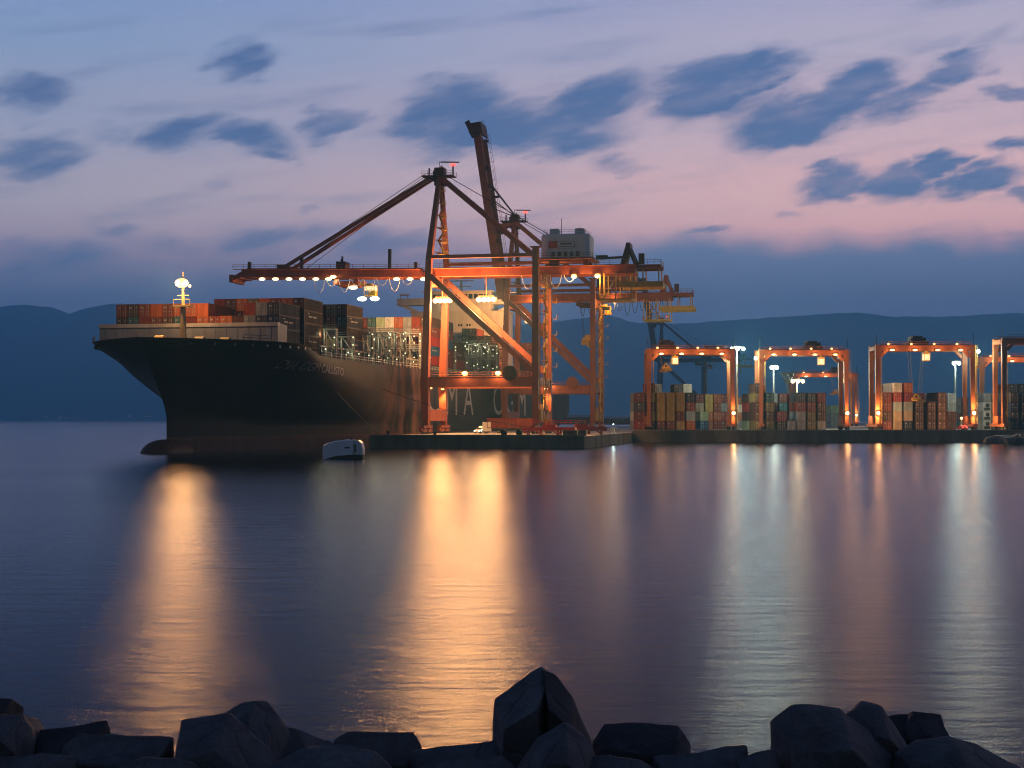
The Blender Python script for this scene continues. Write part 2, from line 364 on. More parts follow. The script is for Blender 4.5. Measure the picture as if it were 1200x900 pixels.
# ------------------------------------------------------------------ pier, yard and shore ground
def slab(name, poly, z0, z1, mats):
    n = len(poly); mb = MB()
    vs = [(p.x, p.y, z0) for p in poly] + [(p.x, p.y, z1) for p in poly]
    mb.mat(0).add(vs, [[i, (i + 1) % n, n + (i + 1) % n, n + i] for i in range(n)])
    mb.mat(1).add([(p.x, p.y, z1) for p in poly], [list(range(n))])
    return tag(mb.build(name, mats), kind='structure')
paint('quay_wall', (.20, .175, .15), .9, .55, .12, bump=.3, spec=.1)
YQ = 419.0
uq = (YQ - berth(58, 72.4).y) / A.y + 58
j0 = berth(uq, 72.4)
pier = [berth(58, 23), berth(58, 72.4), j0 + Vector((0, 0, 0)), berth(1000, 72.4), berth(1000, 23)]
slab('pier', pier, -3, ZP, ['quay_wall', 'apron'])
# yard: first metres of its face butt against the pier side
p0 = j0 + P * .02
far = berth(1000, 72.42)
yard = [p0, Vector((146, YQ, 0)), Vector((168, YQ - 18, 0)), Vector((420, YQ - 40, 0)), Vector((560, 1300, 0)), Vector((far.x, far.y, 0))]
slab('yard', yard, -3, ZY, ['quay_wall', 'apron'])
for nm, a_, b_, z in (('pier_coping', berth(58.0, 23.4), berth(58.0, 72.4), ZP), ('yard_coping', Vector((p0.x + .5, YQ, 0)), Vector((146, YQ, 0)), ZY)):
    d = (b_ - a_).normalized(); nrm = Vector((-d.y, d.x, 0)); m2 = MB()
    q0 = a_ - nrm * .12; q1 = b_ - nrm * .12
    m2.beam((q0 + nrm * .4) + Vector((0, 0, z + .1)), (q1 + nrm * .4) + Vector((0, 0, z + .1)), .8, .32)
    tag(m2.build(nm, 'concrete'), kind='structure')
mb = MB(); nx, ny = 60, 22
for i in range(nx + 1):
    for j in range(ny + 1):
        X = -30 + 60 * i / nx; Y = -14 + 40 * j / ny
        z = 4.6 if Y < 4 else 4.6 - (Y - 4) * .245
        z += noise.noise(Vector((X * .5, Y * .5, 0))) * .35
        mb.v.append((X, Y, z))
for i in range(nx):
    for j in range(ny): mb.f.append([i * (ny + 1) + j, (i + 1) * (ny + 1) + j, (i + 1) * (ny + 1) + j + 1, i * (ny + 1) + j + 1]); mb.mi.append(0)
tag(mb.build('shore_ground', 'earth', None, True), kind='structure')
# ------------------------------------------------------------------ container ship (local x = aft from stem, local y = -v, v to port)
SHIP = thing('container_ship', 'huge black hulled container ship with bulbous bow moored beside the crane pier', 'ship', BOW, TH)
HB = 21.4
def zdeck(u):
    if u < 17: return 21.6
    if u < 30: t = (u - 17) / 13; t = t * t * (3 - 2 * t); return 21.6 - 2.1 * t
    return 19.5 + max(0, u - 120) * .004
def stem(zb):
    if zb < 7: return 0.0
    t = (zb - 7) / 14.6; return -12.5 * (t ** 1.25)
def hb(u, z):
    zb = -2 + (z + 2) / (zdeck(u) + 2) * 23.6
    s = u - stem(zb)
    if s <= 0: return 0.0
    t = max(0, min(1, (zb - 6.5) / 14.5)); t = t ** 1.05
    Le = 96 + (33 - 96) * t; p = 1.55 + .9 * t
    q = max(0, 1 - s / Le); b = HB * (1 - q ** p)
    if u > 285:
        zc = 9.0 * ((u - 285) / 78) ** 1.6
        k = max(0, min(1, (z - zc + 6.5) / 6.5)); k = k * k * (3 - 2 * k)
        b *= max(.02, k) * (1 - .06 * ((u - 285) / 78) ** 2)
    return b
def hull():
    m, nt, b = new_mat('hull_paint'); N = nt.nodes; L = nt.links
    tc = N.new('ShaderNodeTexCoord'); sp = N.new('ShaderNodeSeparateXYZ'); L.new(tc.outputs['Object'], sp.inputs[0])
    mp = N.new('ShaderNodeMapping'); mp.inputs['Scale'].default_value = (.3, .3, .05); L.new(tc.outputs['Object'], mp.inputs[0])
    n = N.new('ShaderNodeTexNoise'); n.inputs['Scale'].default_value = 1.5; n.inputs['Detail'].default_value = 7; L.new(mp.outputs[0], n.inputs['Vector'])
    a = N.new('ShaderNodeMath'); a.operation = 'MULTIPLY_ADD'; L.new(n.outputs[0], a.inputs[0]); a.inputs[1].default_value = .35; L.new(sp.outputs[2], a.inputs[2])
    r = N.new('ShaderNodeMapRange'); r.inputs[1].default_value = 3.1; r.inputs[2].default_value = 3.3; L.new(a.outputs[0], r.inputs[0])
    c1 = N.new('ShaderNodeValToRGB'); e = c1.color_ramp.elements; e[0].position = .35; e[1].position = .75; e[0].color = (.005, .005, .006, 1); e[1].color = (.011, .011, .012, 1); L.new(n.outputs[0], c1.inputs[0])
    c2 = N.new('ShaderNodeValToRGB'); e = c2.color_ramp.elements; e[0].position = .35; e[1].position = .75; e[0].color = (.085, .035, .022, 1); e[1].color = (.15, .06, .04, 1); L.new(n.outputs[0], c2.inputs[0])
    mx = N.new('ShaderNodeMix'); mx.data_type = 'RGBA'; L.new(r.outputs[0], mx.inputs[0]); L.new(c2.outputs[0], mx.inputs[6]); L.new(c1.outputs[0], mx.inputs[7])
    # crane floodlight on the straight side, painted into the plating colour as brown patches
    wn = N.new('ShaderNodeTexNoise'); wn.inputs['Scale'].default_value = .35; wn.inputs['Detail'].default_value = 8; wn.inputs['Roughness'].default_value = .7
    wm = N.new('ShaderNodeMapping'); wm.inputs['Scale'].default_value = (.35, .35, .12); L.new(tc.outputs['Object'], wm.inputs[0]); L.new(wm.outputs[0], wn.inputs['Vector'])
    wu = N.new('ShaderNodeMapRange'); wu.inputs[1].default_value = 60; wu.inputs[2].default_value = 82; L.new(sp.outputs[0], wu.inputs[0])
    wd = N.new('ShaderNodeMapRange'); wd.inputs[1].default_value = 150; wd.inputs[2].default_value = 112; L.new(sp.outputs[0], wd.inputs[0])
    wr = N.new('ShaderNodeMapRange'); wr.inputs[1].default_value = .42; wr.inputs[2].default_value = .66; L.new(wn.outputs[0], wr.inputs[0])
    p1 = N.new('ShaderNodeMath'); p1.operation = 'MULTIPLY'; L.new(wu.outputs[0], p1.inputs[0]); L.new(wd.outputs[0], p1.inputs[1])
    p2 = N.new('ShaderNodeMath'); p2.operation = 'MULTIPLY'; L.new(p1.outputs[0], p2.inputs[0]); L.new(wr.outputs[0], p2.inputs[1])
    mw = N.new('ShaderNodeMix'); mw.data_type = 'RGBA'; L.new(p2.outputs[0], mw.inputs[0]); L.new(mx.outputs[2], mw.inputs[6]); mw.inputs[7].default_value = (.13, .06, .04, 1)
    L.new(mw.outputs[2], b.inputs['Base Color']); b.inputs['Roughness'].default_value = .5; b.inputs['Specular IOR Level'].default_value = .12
    # welded plate seams and slight dishing
    br = N.new('ShaderNodeTexBrick'); br.inputs['Scale'].default_value = 1; br.inputs['Brick Width'].default_value = 11; br.inputs['Row Height'].default_value = 2.6; br.inputs['Mortar Size'].default_value = .05
    cb = N.new('ShaderNodeCombineXYZ'); L.new(sp.outputs[0], cb.inputs[0]); L.new(sp.outputs[2], cb.inputs[1]); L.new(cb.outputs[0], br.inputs['Vector'])
    bp = N.new('ShaderNodeBump'); bp.inputs['Strength'].default_value = .5; bp.inputs['Distance'].default_value = .03; L.new(br.outputs['Fac'], bp.inputs['Height']); L.new(bp.outputs[0], b.inputs['Normal'])
    us = [0]; 
    fr = [0, .0008, .002, .004, .007, .011, .016, .022, .029, .037, .046, .056, .067, .079, .092, .106, .122, .14, .16, .185, .215, .25, .3, .4, .5, .6, .7, .78, .81, .84, .87, .9, .93, .96, .98, 1.0]
    K = 22; mb = MB(); idx = {}
    for i, f in enumerate(fr):
        for k in range(K + 1):
            fk = k / K; zb = -2 + 23.6 * fk; u0 = stem(zb); u = u0 + (363 - u0) * f
            z = -2 + fk * (zdeck(u) + 2); bb = hb(u, z) if i else 0
            idx[i, k, 0] = len(mb.v); mb.v.append((u, -bb, z))
            if i: idx[i, k, 1] = len(mb.v); mb.v.append((u, bb, z))
            else: idx[i, k, 1] = idx[i, k, 0]
    for i in range(len(fr) - 1):
        for k in range(K):
            for s in (0, 1):
                q = [idx[i, k, s], idx[i + 1, k, s], idx[i + 1, k + 1, s], idx[i, k + 1, s]]
                q = list(dict.fromkeys(q)); mb.f.append(q if s == 0 else q[::-1]); mb.mi.append(0)
    n_ = len(fr) - 1
    for k in range(K): mb.f.append([idx[n_, k, 0], idx[n_, k, 1], idx[n_, k + 1, 1], idx[n_, k + 1, 0]]); mb.mi.append(0)
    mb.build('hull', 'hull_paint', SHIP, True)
    dk = MB()
    for i in range(1, len(fr) - 1):
        pts = []
        for ii in (i, i + 1):
            for s in (0, 1):
                v = mb.v[idx[ii, K, s]]; pts.append((v[0], v[1] * .985, v[2] - 1.0))
        dk.add(pts, [(0, 1, 3, 2)])
    dk.build('deck', 'deck_red', SHIP)
hull()
mb = MB(); mb.blob((0, 0, 0), 1, 1, 1, 24, 18)
mb.v = [(math.copysign(abs(x) ** .72, x) * 9.0 + .5, math.copysign(abs(y) ** .85, y) * 3.6, math.copysign(abs(z) ** .8, z) * 4.3 - 1.7) for x, y, z in mb.v]
mb.build('bulbous_bow', 'hull_paint', SHIP, True)
# writing
paint('faded_letter', (.50, .47, .44), .6, .35)
def text_mesh(body, size):
    cu = bpy.data.curves.new('t', 'FONT'); cu.body = body; cu.size = size; cu.resolution_u = 3
    ob = bpy.data.objects.new('t', cu); COL.objects.link(ob)
    dg = bpy.context.evaluated_depsgraph_get(); me = bpy.data.meshes.new_from_object(ob.evaluated_get(dg))
    bpy.data.objects.remove(ob); bpy.data.curves.remove(cu)
    bm = bmesh.new(); bm.from_mesh(me); bmesh.ops.triangulate(bm, faces=bm.faces)
    bmesh.ops.subdivide_edges(bm, edges=[e for e in bm.edges if e.calc_length() > size * .35], cuts=2)
    bmesh.ops.triangulate(bm, faces=bm.faces); bm.to_mesh(me); bm.free()
    xs = [v.co.x for v in me.vertices]; ys = [v.co.y for v in me.vertices]
    x0, x1, y0, y1 = min(xs), max(xs), min(ys), max(ys)
    for v in me.vertices: v.co.x = (v.co.x - x0) / (x1 - x0); v.co.y = (v.co.y - y0) / (y1 - y0)
    return me
def hull_text(body, u0, u1, z0, z1, mat, slope=0.0, name='lettering', ease=1.0):
    me = text_mesh(body, 1.0)
    for v in me.vertices:
        u = u0 + v.co.x ** ease * (u1 - u0); z = z0 + v.co.y * (z1 - z0) + slope * v.co.x
        v.co = (u, -(hb(u, z) + .12), z)
    me.materials.append(M[mat]); return link(name, me, SHIP)
for ch, uc in zip('CMA CGM', (123, 144, 165, 186, 207, 228, 249)):
    if ch != ' ': hull_text(ch, uc - 6.5, uc + 6.5, 7.7, 17.7, 'faded_letter')
hull_text('CMA CGM CALLISTO', 16, 44, 16.7, 18.4, 'faded_letter', -.8, 'ship_name', 1.15)
# portside rail with stanchions, breakwater, foremast
mb = MB()
for s in (-1, 1):
    pts = []
    for i in range(0, 60):
        u = 30 + i * 3.2; pts.append((u, s * (hb(u, zdeck(u)) - .25), zdeck(u)))
        mb.beam(pts[-1], (pts[-1][0], pts[-1][1], pts[-1][2] + 1.1), .12, .12)
    for h in (.55, 1.1): mb.tube([(p[0], p[1], p[2] + h) for p in pts], .06, 4)
mb.build('deck_rail', 'ship_white', SHIP)
mb = MB()
for s in (-1, 1):
    pts = []
    for i in range(0, 5):
        u = 1 + i * 1.5; b_ = hb(u, zdeck(u)) - .2
        if b_ > .3: pts.append((u, s * b_, zdeck(u)))
    for p in pts: mb.beam(p, (p[0], p[1], p[2] + 1.0), .1, .1)
    for h in (.5, 1.0): mb.tube([(p[0], p[1], p[2] + h) for p in pts], .05, 4)
mb.build('bow_rail', 'steel_grey', SHIP)
# row of mooring openings (fairleads) along the bow bulwark
for i in range(9):
    for s in (-1, 1):
        u = -6 + i * 3.1; b_ = hb(u, 20.8)
        if b_ > 1: mb = MB(); mb.blob((u, s * (b_ + .02), 20.7), .55, .12, .35, 8, 4); mb.build('fairlead', 'steel_grey', SHIP)
mb = MB()
mb.box(9.9, 10.5, -18.9, 18.9, 21.0, 24.75)
for s in (-1, 1): mb.beam((10.3, s * 18.7, 23.2), (14.5, s * 18.9, 22.9), .4, 4.4)
for i in range(16): y = -17.5 + i * 2.33; mb.beam((9.88, y, 21), (9.88, y, 24.7), .05, .08)
bw = mb.build('breakwater', 'breakwater_grey', SHIP); mb = MB(); mb.box(9.7, 11.0, -18.95, 18.95, 24.75, 25.5); mb.build('top_edge', 'pale_edge', bw)
mb = MB()
for (x, y) in ((2, -6), (2, 6), (5, -10), (5, 10), (-3, 0)):
    mb.disc((x, y, 21.5), (0, 1, 0), .9, 1.8, 12); mb.box(x - 1, x + 1, y - 1.2, y + 1.2, 20.6, 21.3)
for s in (-1, 1):
    for x in (0, 7): mb.tube([(x, s * 3, 20.6), (x, s * 3, 22.1)], .3, 8)
mb.build('mooring_winch', 'ship_buff', SHIP)
fm = MB(); fy = -1.2; fm.tube([(5, fy, 20.5), (5, fy, 28.6)], .75, 10, .5).box(4.2, 5.8, fy - 1.8, fy + 1.8, 28.4, 28.7).tube([(5, fy, 28.5), (5, fy, 33.0)], .32, 8, .2)
fm.tube([(5, fy - 1.2, 30.6), (5, fy + 1.2, 30.6)], .12, 6).tube([(5, fy, 33), (5, fy, 35.2)], .1, 5)
for y in (-1.7, 1.7): fm.tube([(4.3, fy + y, 28.7), (4.3, fy + y, 29.8)], .06, 4)
fm.tube([(4.3, fy - 1.7, 29.8), (4.3, fy + 1.7, 29.8)], .06, 4)
fmast = fm.build('foremast', 'ship_buff', SHIP)
lamp(fmast, (4.4, fy, 33.0), 'lamp_warm', (.75, 1.4, .95), 5000, WARM, (-.9, 1.9, -.2), .4)
lamp(fmast, (4.4, fy - 1.6, 32.4), 'lamp_warm', (.3, .3, .3), 5000, WARM, (-.5, -.5, 0), .4)
flood_beam(fmast, (3.4, fy, 33.0), (-1, .1, -.35), 52000, AMBER, 110)
# deckhouse with bridge wings, funnel and radar mast
u0 = 242
mb = MB(); mb.box(u0, u0 + 13, -17, 17, 19, 44); mb.box(u0 - .5, u0 + 13.5, -17.6, 17.6, 44.0, 44.35)
mb.build('deckhouse', 'ship_white', SHIP)
mb = MB(); mb.mat(0).box(u0 - 1, u0 + 11, -12, 12, 44.36, 51.0); mb.box(u0 - 1.6, u0 + 11.6, -12.5, 12.5, 51.0, 51.4)
for s in (-1, 1):
    mb.box(u0 - 1, u0 + 4, s * 12 if s > 0 else -22, 22 if s > 0 else -12.0, 46.6, 49.0)
    mb.beam((u0 + 1.5, s * 12.2, 43.0), (u0 + 1.5, s * 20.5, 46.7), 3.2, 1.0)
    mb.box(u0 + .4, u0 + 3.4, min(s * 18.5, s * 21.5), max(s * 18.5, s * 21.5), 50.4, 50.8)
    for y in (18.8, 21.2): mb.beam((u0 + 1.5, s * y, 49), (u0 + 1.5, s * y, 50.4), .25, .25)
bridge = mb.build('wheelhouse', 'ship_white', SHIP)
mb = MB()
for i in range(12): y = -11 + i * 1.85; mb.box(u0 - 1.06, u0 - .98, y, y + 1.4, 48.6, 50.2)
mb.build('window', 'glass_dark', bridge)
for k in range(5):
    mb = MB()
    for i in range(9):
        y = -13.5 + i * 3.0
        if (i + k) % 3: mb.box(u0 - .06, u0 + .02, y, y + .55, 23 + k * 4.0, 23.8 + k * 4.0); mb.box(u0 - .06, u0 + .02, y + .9, y + 1.45, 23 + k * 4.0, 23.8 + k * 4.0)
    mb.build('window_row', 'glass_dark', SHIP)
mb = MB(); mb.beam((u0 + 5, 0, 51.4), (u0 + 5, 0, 58.5), 1.0, 1.0, .4, .4)
for z, w in ((53.4, 7), (55.4, 9), (57, 4)): mb.beam((u0 + 5, -w / 2, z), (u0 + 5, w / 2, z), .35, .35)
for y in (-4.2, -2.8, -1.4, 1.4, 2.8, 4.2): mb.beam((u0 + 5, y, 55.4), (u0 + 5, y, 56.8), .16, .16)
for y in (-9, 9): mb.beam((u0 + 3, y, 51.4), (u0 + 3, y, 57), .3, .3)
mb.build('radar_mast', 'ship_white', SHIP)
mb = MB(); mb.box(u0 + 26, u0 + 36, -5, 5, 19, 46); mb.build('funnel', 'dark_steel', SHIP)

# lashing bridges: steel portals across the beam between the container bays
def lashing_bridge(u, z1, tiers, lit, power=0):
    zd = zdeck(u) - .6; mb = MB(); b = 20.6
    ys = [-b + i * (2 * b / 16) for i in range(17)]
    for y in ys:
        for du in (-.55, .55): mb.beam((u + du, y, zd), (u + du, y, z1), .26, .26)
    zs = [zd + 2.3 + (z1 - zd - 2.3) * k / max(1, tiers - 1) for k in range(tiers)]
    for z in zs:
        mb.box(u - .8, u + .8, -b, b, z - .14, z + .06)
        for du in (-.8, .8):
            mb.beam((u + du, -b, z + 1.0), (u + du, b, z + 1.0), .08, .08); mb.beam((u + du, -b, z + .5), (u + du, b, z + .5), .06, .06)
    for y0, y1 in zip(ys[::2], ys[1::2]):
        mb.beam((u, y0, zs[0]), (u, y1, z1), .14, .14)
    o = mb.build('lashing_bridge', 'steel_grey', SHIP)
    n = 0
    for z in zs:
        for y in ((-20.9, -16.5, -11.5) if lit else ()):
            lamp(o, (u - 1.0, y, z + 1.9 if z < z1 - 1 else z1 - .2), 'lamp_small', (.17, .17, .17)); n += 1
    if power:
        l = lamp(o, (u - 1.2, -17.0, zs[-1] - .6), 'lamp_small', (.25, .25, .25), power * .55, (1, .9, .5), (-1.2, -1.0, -.6), .3)
    return o
for u, z1, t, lit, pw in ((41.6, 26, 2, 0, 350), (53.6, 25.0, 2, 1, 350), (68.6, 26.5, 2, 1, 550), (83.0, 26.5, 2, 1, 550), (97.5, 28.5, 3, 1, 600), (112, 29.0, 3, 1, 700), (122.5, 29, 3, 1, 0),
                          (137.5, 27.5, 3, 1, 0), (152, 27.5, 3, 1, 500), (166.5, 29.5, 3, 1, 600), (181, 29.5, 3, 1, 600), (195.5, 30.5, 3, 1, 600), (210, 30.5, 3, 1, 600), (224.5, 30, 3, 1, 0)):
    lashing_bridge(u, z1, t, lit, pw)
# hatch coamings and pillars along the side passage
mb = MB()
for u in (14.4, 28.9, 43.2, 55.4, 70, 84.5, 99, 113.5, 124, 139, 153.5, 168, 182.5, 197, 211.5, 226, 262, 290, 320):
    zd = zdeck(u) - 1.1; b_ = min(17.6, hb(u, zd) - 3) if u < 50 else 17.6
    mb.box(u, u + 12.4, -b_, b_, zd, 21.9 if u < 20 else 21.1)
mb.build('hatch_cover', 'deck_red', SHIP)
mb = MB()
for i in range(62):
    u = 34 + i * 3.4; zd = zdeck(u) - 1
    mb.beam((u, -19.6, zd), (u, -19.6, 22.1), .4, .4)
mb.beam((33, -19.4, 22.0), (245, -19.4, 22.0), .5, .35)
mb.build('passage_pillars', 'steel_grey', SHIP)
for i in range(10):
    u = 36 + i * 8.0; lamp(SHIP, (u, -19.95, 21.4), 'lamp_small', (.16, .16, .16), 90 if i % 2 == 0 else 0, (.9, 1, .6), (0, -.5, -.5), .2, name='passage_lamp')
for y in (-20.5,): lamp(SHIP, (u0 + 2, -19, 46.0), 'lamp_cool', (.35, .35, .35), name='wing_lamp')

# ------------------------------------------------------------------ containers
CL_, CW_ = 12.19, 2.44
def container_mesh(H, kind):
    mb = MB(); L_, W_ = CL_, CW_ / 2
    n = 22; prof = []
    for i in range(n):
        x0 = .25 + (L_ - .5) * i / n; w = (L_ - .5) / n
        prof += [(x0, 0), (x0 + w * .3, 0), (x0 + w * .5, .05), (x0 + w * .8, .05)]
    prof.append((L_ - .25, 0))
    for s in (-1, 1):
        vs = []; 
        for x, d in prof: vs += [(x, s * (W_ - .03 - d), .16), (x, s * (W_ - .03 - d), H - .12)]
        k = len(prof); mb.add(vs, [([2 * i, 2 * i + 2, 2 * i + 3, 2 * i + 1] if s < 0 else [2 * i, 2 * i + 1, 2 * i + 3, 2 * i + 2]) for i in range(k - 1)])
        mb.box(.25, L_ - .25, s * W_ - .08 if s > 0 else -W_, W_ if s > 0 else -W_ + .08, 0, .16); mb.box(.25, L_ - .25, s * W_ - .08 if s > 0 else -W_, W_ if s > 0 else -W_ + .08, H - .12, H)
    for x in (0, L_ - .2):
        for s in (-1, 1): mb.box(x, x + .2, (s * W_ - .16) if s > 0 else -W_, W_ if s > 0 else -W_ + .16, 0, H)
        mb.box(x + .02, x + .18, -W_ + .16, W_ - .16, 0, .2); mb.box(x + .02, x + .18, -W_ + .16, W_ - .16, H - .16, H)
    mb.add([(.2, -W_ + .05, H - .03), (L_ - .2, -W_ + .05, H - .03), (L_ - .2, W_ - .05, H - .03), (.2, W_ - .05, H - .03)], [(0, 1, 2, 3)])
    mb.add([(.2, -W_ + .05, .06), (L_ - .2, -W_ + .05, .06), (L_ - .2, W_ - .05, .06), (.2, W_ - .05, .06)], [(3, 2, 1, 0)])
    mb.box(L_ - .14, L_ - .1, -W_ + .1, W_ - .1, .1, H - .1); mb.box(.11, .15, -W_ + .1, W_ - .1, .1, H - .1)
    return mb
def door_mesh(H):
    mb = MB(); W_ = CW_ / 2
    for s in (-1, 1):
        mb.box(.05, .10, s * .02 if s > 0 else -W_ + .17, W_ - .17 if s > 0 else -.02, .21, H - .17)
        mb.mat(1)
        for y in (.3, .8): mb.tube([(.02, s * y, .18), (.02, s * y, H - .14)], .035, 5); mb.box(-.0, .05, s * y - .05, s * y + .22, 1.0, 1.1)
        mb.box(.03, .05, s * .62 - .25, s * .62 + .25, H * .66, H * .78) if s > 0 else mb.box(.03, .05, -.85, -.55, H * .70, H * .76)
        mb.mat(0)
        for k in range(4): mb.box(.035, .05, s * .05 if s > 0 else -W_ + .2, W_ - .2 if s > 0 else -.05, .3 + k * (H - .5) / 4, .36 + k * (H - .5) / 4)
    return mb
def reefer_mesh(H):
    mb = MB(); W_ = CW_ / 2
    mb.mat(0).box(.03, .10, -W_ + .17, W_ - .17, .21, H - .17)
    mb.mat(1).box(-.02, .03, -W_ + .3, W_ - .3, .3, H * .42).disc((0.01, -.1, H * .66), (1, 0, 0), .62, .06, 14)
    return mb
MESH = {}
def get_mesh(col, H, kind):
    k = (col, H, kind)
    if k not in MESH:
        mb = container_mesh(H, kind) if kind == 'body' else door_mesh(H) if kind == 'door' else reefer_mesh(H)
        MESH[k] = mb.mesh('container_' + kind, ['box ' + col, 'dark_steel'] if kind == 'reefer' else ['box ' + col, 'faded_mark'] if kind == 'door' else 'box ' + col)
    return MESH[k]
def mark_mesh():
    mb = MB()
    x = 4.2
    for w in (.5, .7, .5, 0, .5, .6, .7):
        if w: mb.box(x, x + w, CW_ / 2 - .025, CW_ / 2 + .006, 1.3, 1.65)
        x += w + .18 if w else .5
    mb.box(8.8, 9.6, CW_ / 2 - .025, CW_ / 2 + .006, 2.0, 2.2); return mb
HIDDEN = [(0, 0), (3, 3), (6, 6), (9, 9), (12, 12), (15, 15), (18, 18), (21, 21), (24, 24), (26, 26), (28, 28), (30, 30), (33, 33), (39, 41), (43, 44), (47, 48), (51, 53), (55, 57), (59, 61), (63, 65), (71, 79), (92, 108), (112, 113), (122, 122), (147, 158), (164, 172), (176, 178), (203, 207), (209, 209), (251, 270), (295, 295), (301, 312), (341, 346), (349, 349), (353, 353), (357, 384), (416, 419), (421, 423), (425, 427), (433, 444), (469, 472), (474, 477)]   # runs of box numbers buried inside the blocks
HIDDEN = {n for a, b in HIDDEN for n in range(a, b + 1)}
NCONT = 0; USED = {}
def container(pos, rz, col, H, label, group, door=True, reefer=False, mark=0):
    global NCONT
    NCONT += 1
    if NCONT - 1 in HIDDEN: return None     # wholly hidden inside a block: the photo shows nothing of it
    if label in USED: USED[label] += 1; print('DUP LABEL', label)
    USED[label] = 1
    o = link('shipping_container', get_mesh(col, H, 'body')); o.location = pos; o.rotation_euler.z = rz
    tag(o, label, 'shipping container', group)
    if reefer: link('cooling_unit', get_mesh(col, H, 'reefer'), o)
    elif door: link('door', get_mesh(col, H, 'door'), o)
    if mark:
        if 'mark' not in MESH: MESH['mark'] = mark_mesh().mesh('container_marking', 'faded_mark')
        q = link('side_marking', MESH['mark'], o)
        if mark < 0: q.rotation_euler.z = PI; q.location = (CL_, 0, 0)
    return o
ORD = ['first', 'second', 'third', 'fourth', 'fifth', 'sixth', 'seventh', 'eighth', 'ninth', 'tenth', 'eleventh', 'twelfth', 'thirteenth', 'fourteenth', 'fifteenth']
def tier_word(k, n): return 'bottom' if k == 0 else 'top' if k == n - 1 else 'second lowest' if k == 1 else 'third lowest' if k == 2 else 'fourth lowest' if k == 3 else 'fifth lowest'
GS = 'containers stowed on the ship'
def bay(u, v0, stacks, base, where, H=2.6, mark_last=True):
    """stacks run from the ship's far side towards the pier; each lists colours from bottom to top"""
    for i, st in enumerate(stacks):
        if not st: continue
        n = len(st)
        for k, c in enumerate(st):
            if c is None: continue
            v = v0 + i * 2.5
            container(berth(u, v, base + k * (H + .01)), TH, c, H, f'{c} container, {tier_word(k, n)} in {ORD[i]} stack from left, {where}', GS, door=(i * 3 + k) % 4 != 3,
                      mark=-1 if (mark_last and i == len(stacks) - 1 and k % 2 == n % 2) else 0)
rd = random.Random(3)
mix = ['brown red', 'dark brown', 'rust orange', 'brown red', 'red', 'dark brown', 'grey', 'teal', 'beige']
# bay 1, behind the breakwater
b1 = [['dark brown', 'dark brown', 'brown red'], ['dark brown', 'teal', 'dark brown'], ['brown red', 'brown red', 'brown red'], ['dark brown', 'brown red', 'rust orange'], ['grey', 'dark brown', 'brown red'],
      ['brown red', 'teal', 'rust orange'], ['rust orange', 'brown red', 'rust orange'], ['brown red', 'rust orange', 'rust orange'], ['dark brown', 'brown red'], ['dark brown', 'rust orange'], ['brown red', 'dark brown'],
      ['brown red', 'grey', 'brown red'], ['grey', 'dark grey', 'grey'], ['dark grey', 'dark blue', 'dark grey']]
bay(14.3, -16.2, b1, 22.0, 'bow bay behind breakwater')
b2 = [['dark brown', 'brown red', 'dark brown', 'brown red'], ['brown red', 'dark brown', 'rust orange', 'dark brown'], ['dark brown', 'brown red', 'dark brown', 'rust orange'], ['brown red', 'red', 'rust orange', 'olive'], ['dark brown', 'brown red', 'rust orange', 'rust orange'],
      ['grey', 'brown red', 'brown red', 'brown red'], ['brown red', 'dark brown', 'red', 'rust orange'], ['dark brown', 'dark brown', 'dark brown', 'dark brown']]
bay(28.7, -1.0, b2, 21.4, 'taller second bay from bow')
bay(42.6, 6.0, [['dark brown', 'dark grey', 'dark brown'], ['dark brown', 'dark brown', 'dark brown'], ['dark grey', 'dark brown', 'brown red']], 21.6, 'dark bay inside two tall blocks')
bay(54.6, 12.6, [['grey', 'grey', 'dark brown', 'dark brown'], ['beige', 'beige', 'brown red', 'olive'], ['dark blue', 'dark brown', 'dark blue', 'dark brown'],], 22.0, 'four tier block amidships')
b5 = []
for i in range(11): b5.append([rd.choice(mix), rd.choice(['blue', 'dark brown', 'brown red']), rd.choice(mix)] + [['white', 'white', 'brown red', 'brown red', 'grey', 'white', 'white', 'rust orange', 'grey', 'brown red', 'brown red'][i]] + [['teal', 'grey', 'dark brown', 'brown red', 'teal', 'pale green', 'white', 'rust orange', 'grey', 'brown red', 'dark brown'][i]])
bay(124.2, -6.2, b5, 21.2, 'bay level with crane foremost leg')
bay(139.2, 11.4, [['brown red', 'dark brown', 'brown red', 'dark brown'], ['dark brown', 'brown red', 'dark brown', 'brown red'], ['brown red', 'dark brown', 'rust orange', 'dark brown'], ['brown red', 'brown red', 'blue', 'brown red', 'dark brown']], 21.2, 'bay between the two crane legs')
bay(153.8, 11.4, [['dark brown', 'brown red', 'dark brown'], ['brown red', 'dark brown', 'brown red'], ['dark brown', 'brown red', 'dark brown'], ['brown red', 'dark brown', 'dark brown']], 21.2, 'lower bay before lamp lit deck')
bay(226.0, 6.4, [['brown red', 'dark brown', 'brown red', 'dark brown', 'dark brown', 'dark brown'], ['dark brown', 'brown red', 'dark brown', 'brown red', 'dark brown', 'brown red'], ['dark brown', 'dark brown', 'brown red', 'dark brown', 'brown red'], ['brown red', 'dark brown', 'brown red', 'brown red', 'dark brown'], ['dark brown', 'brown red', 'dark brown', 'dark brown', 'brown red']], 21.6, 'bay against white deckhouse')
bay(290.0, 9.0, [['brown red', 'dark brown', 'brown red', 'rust orange', 'rust orange'], ['dark brown', 'brown red', 'dark brown', 'brown red', 'rust orange'], ['brown red', 'dark brown', 'brown red', 'dark brown', 'rust orange'], ['brown red', 'brown red', 'dark brown', 'brown red', 'rust orange']], 22.4, 'aft bay behind deckhouse')
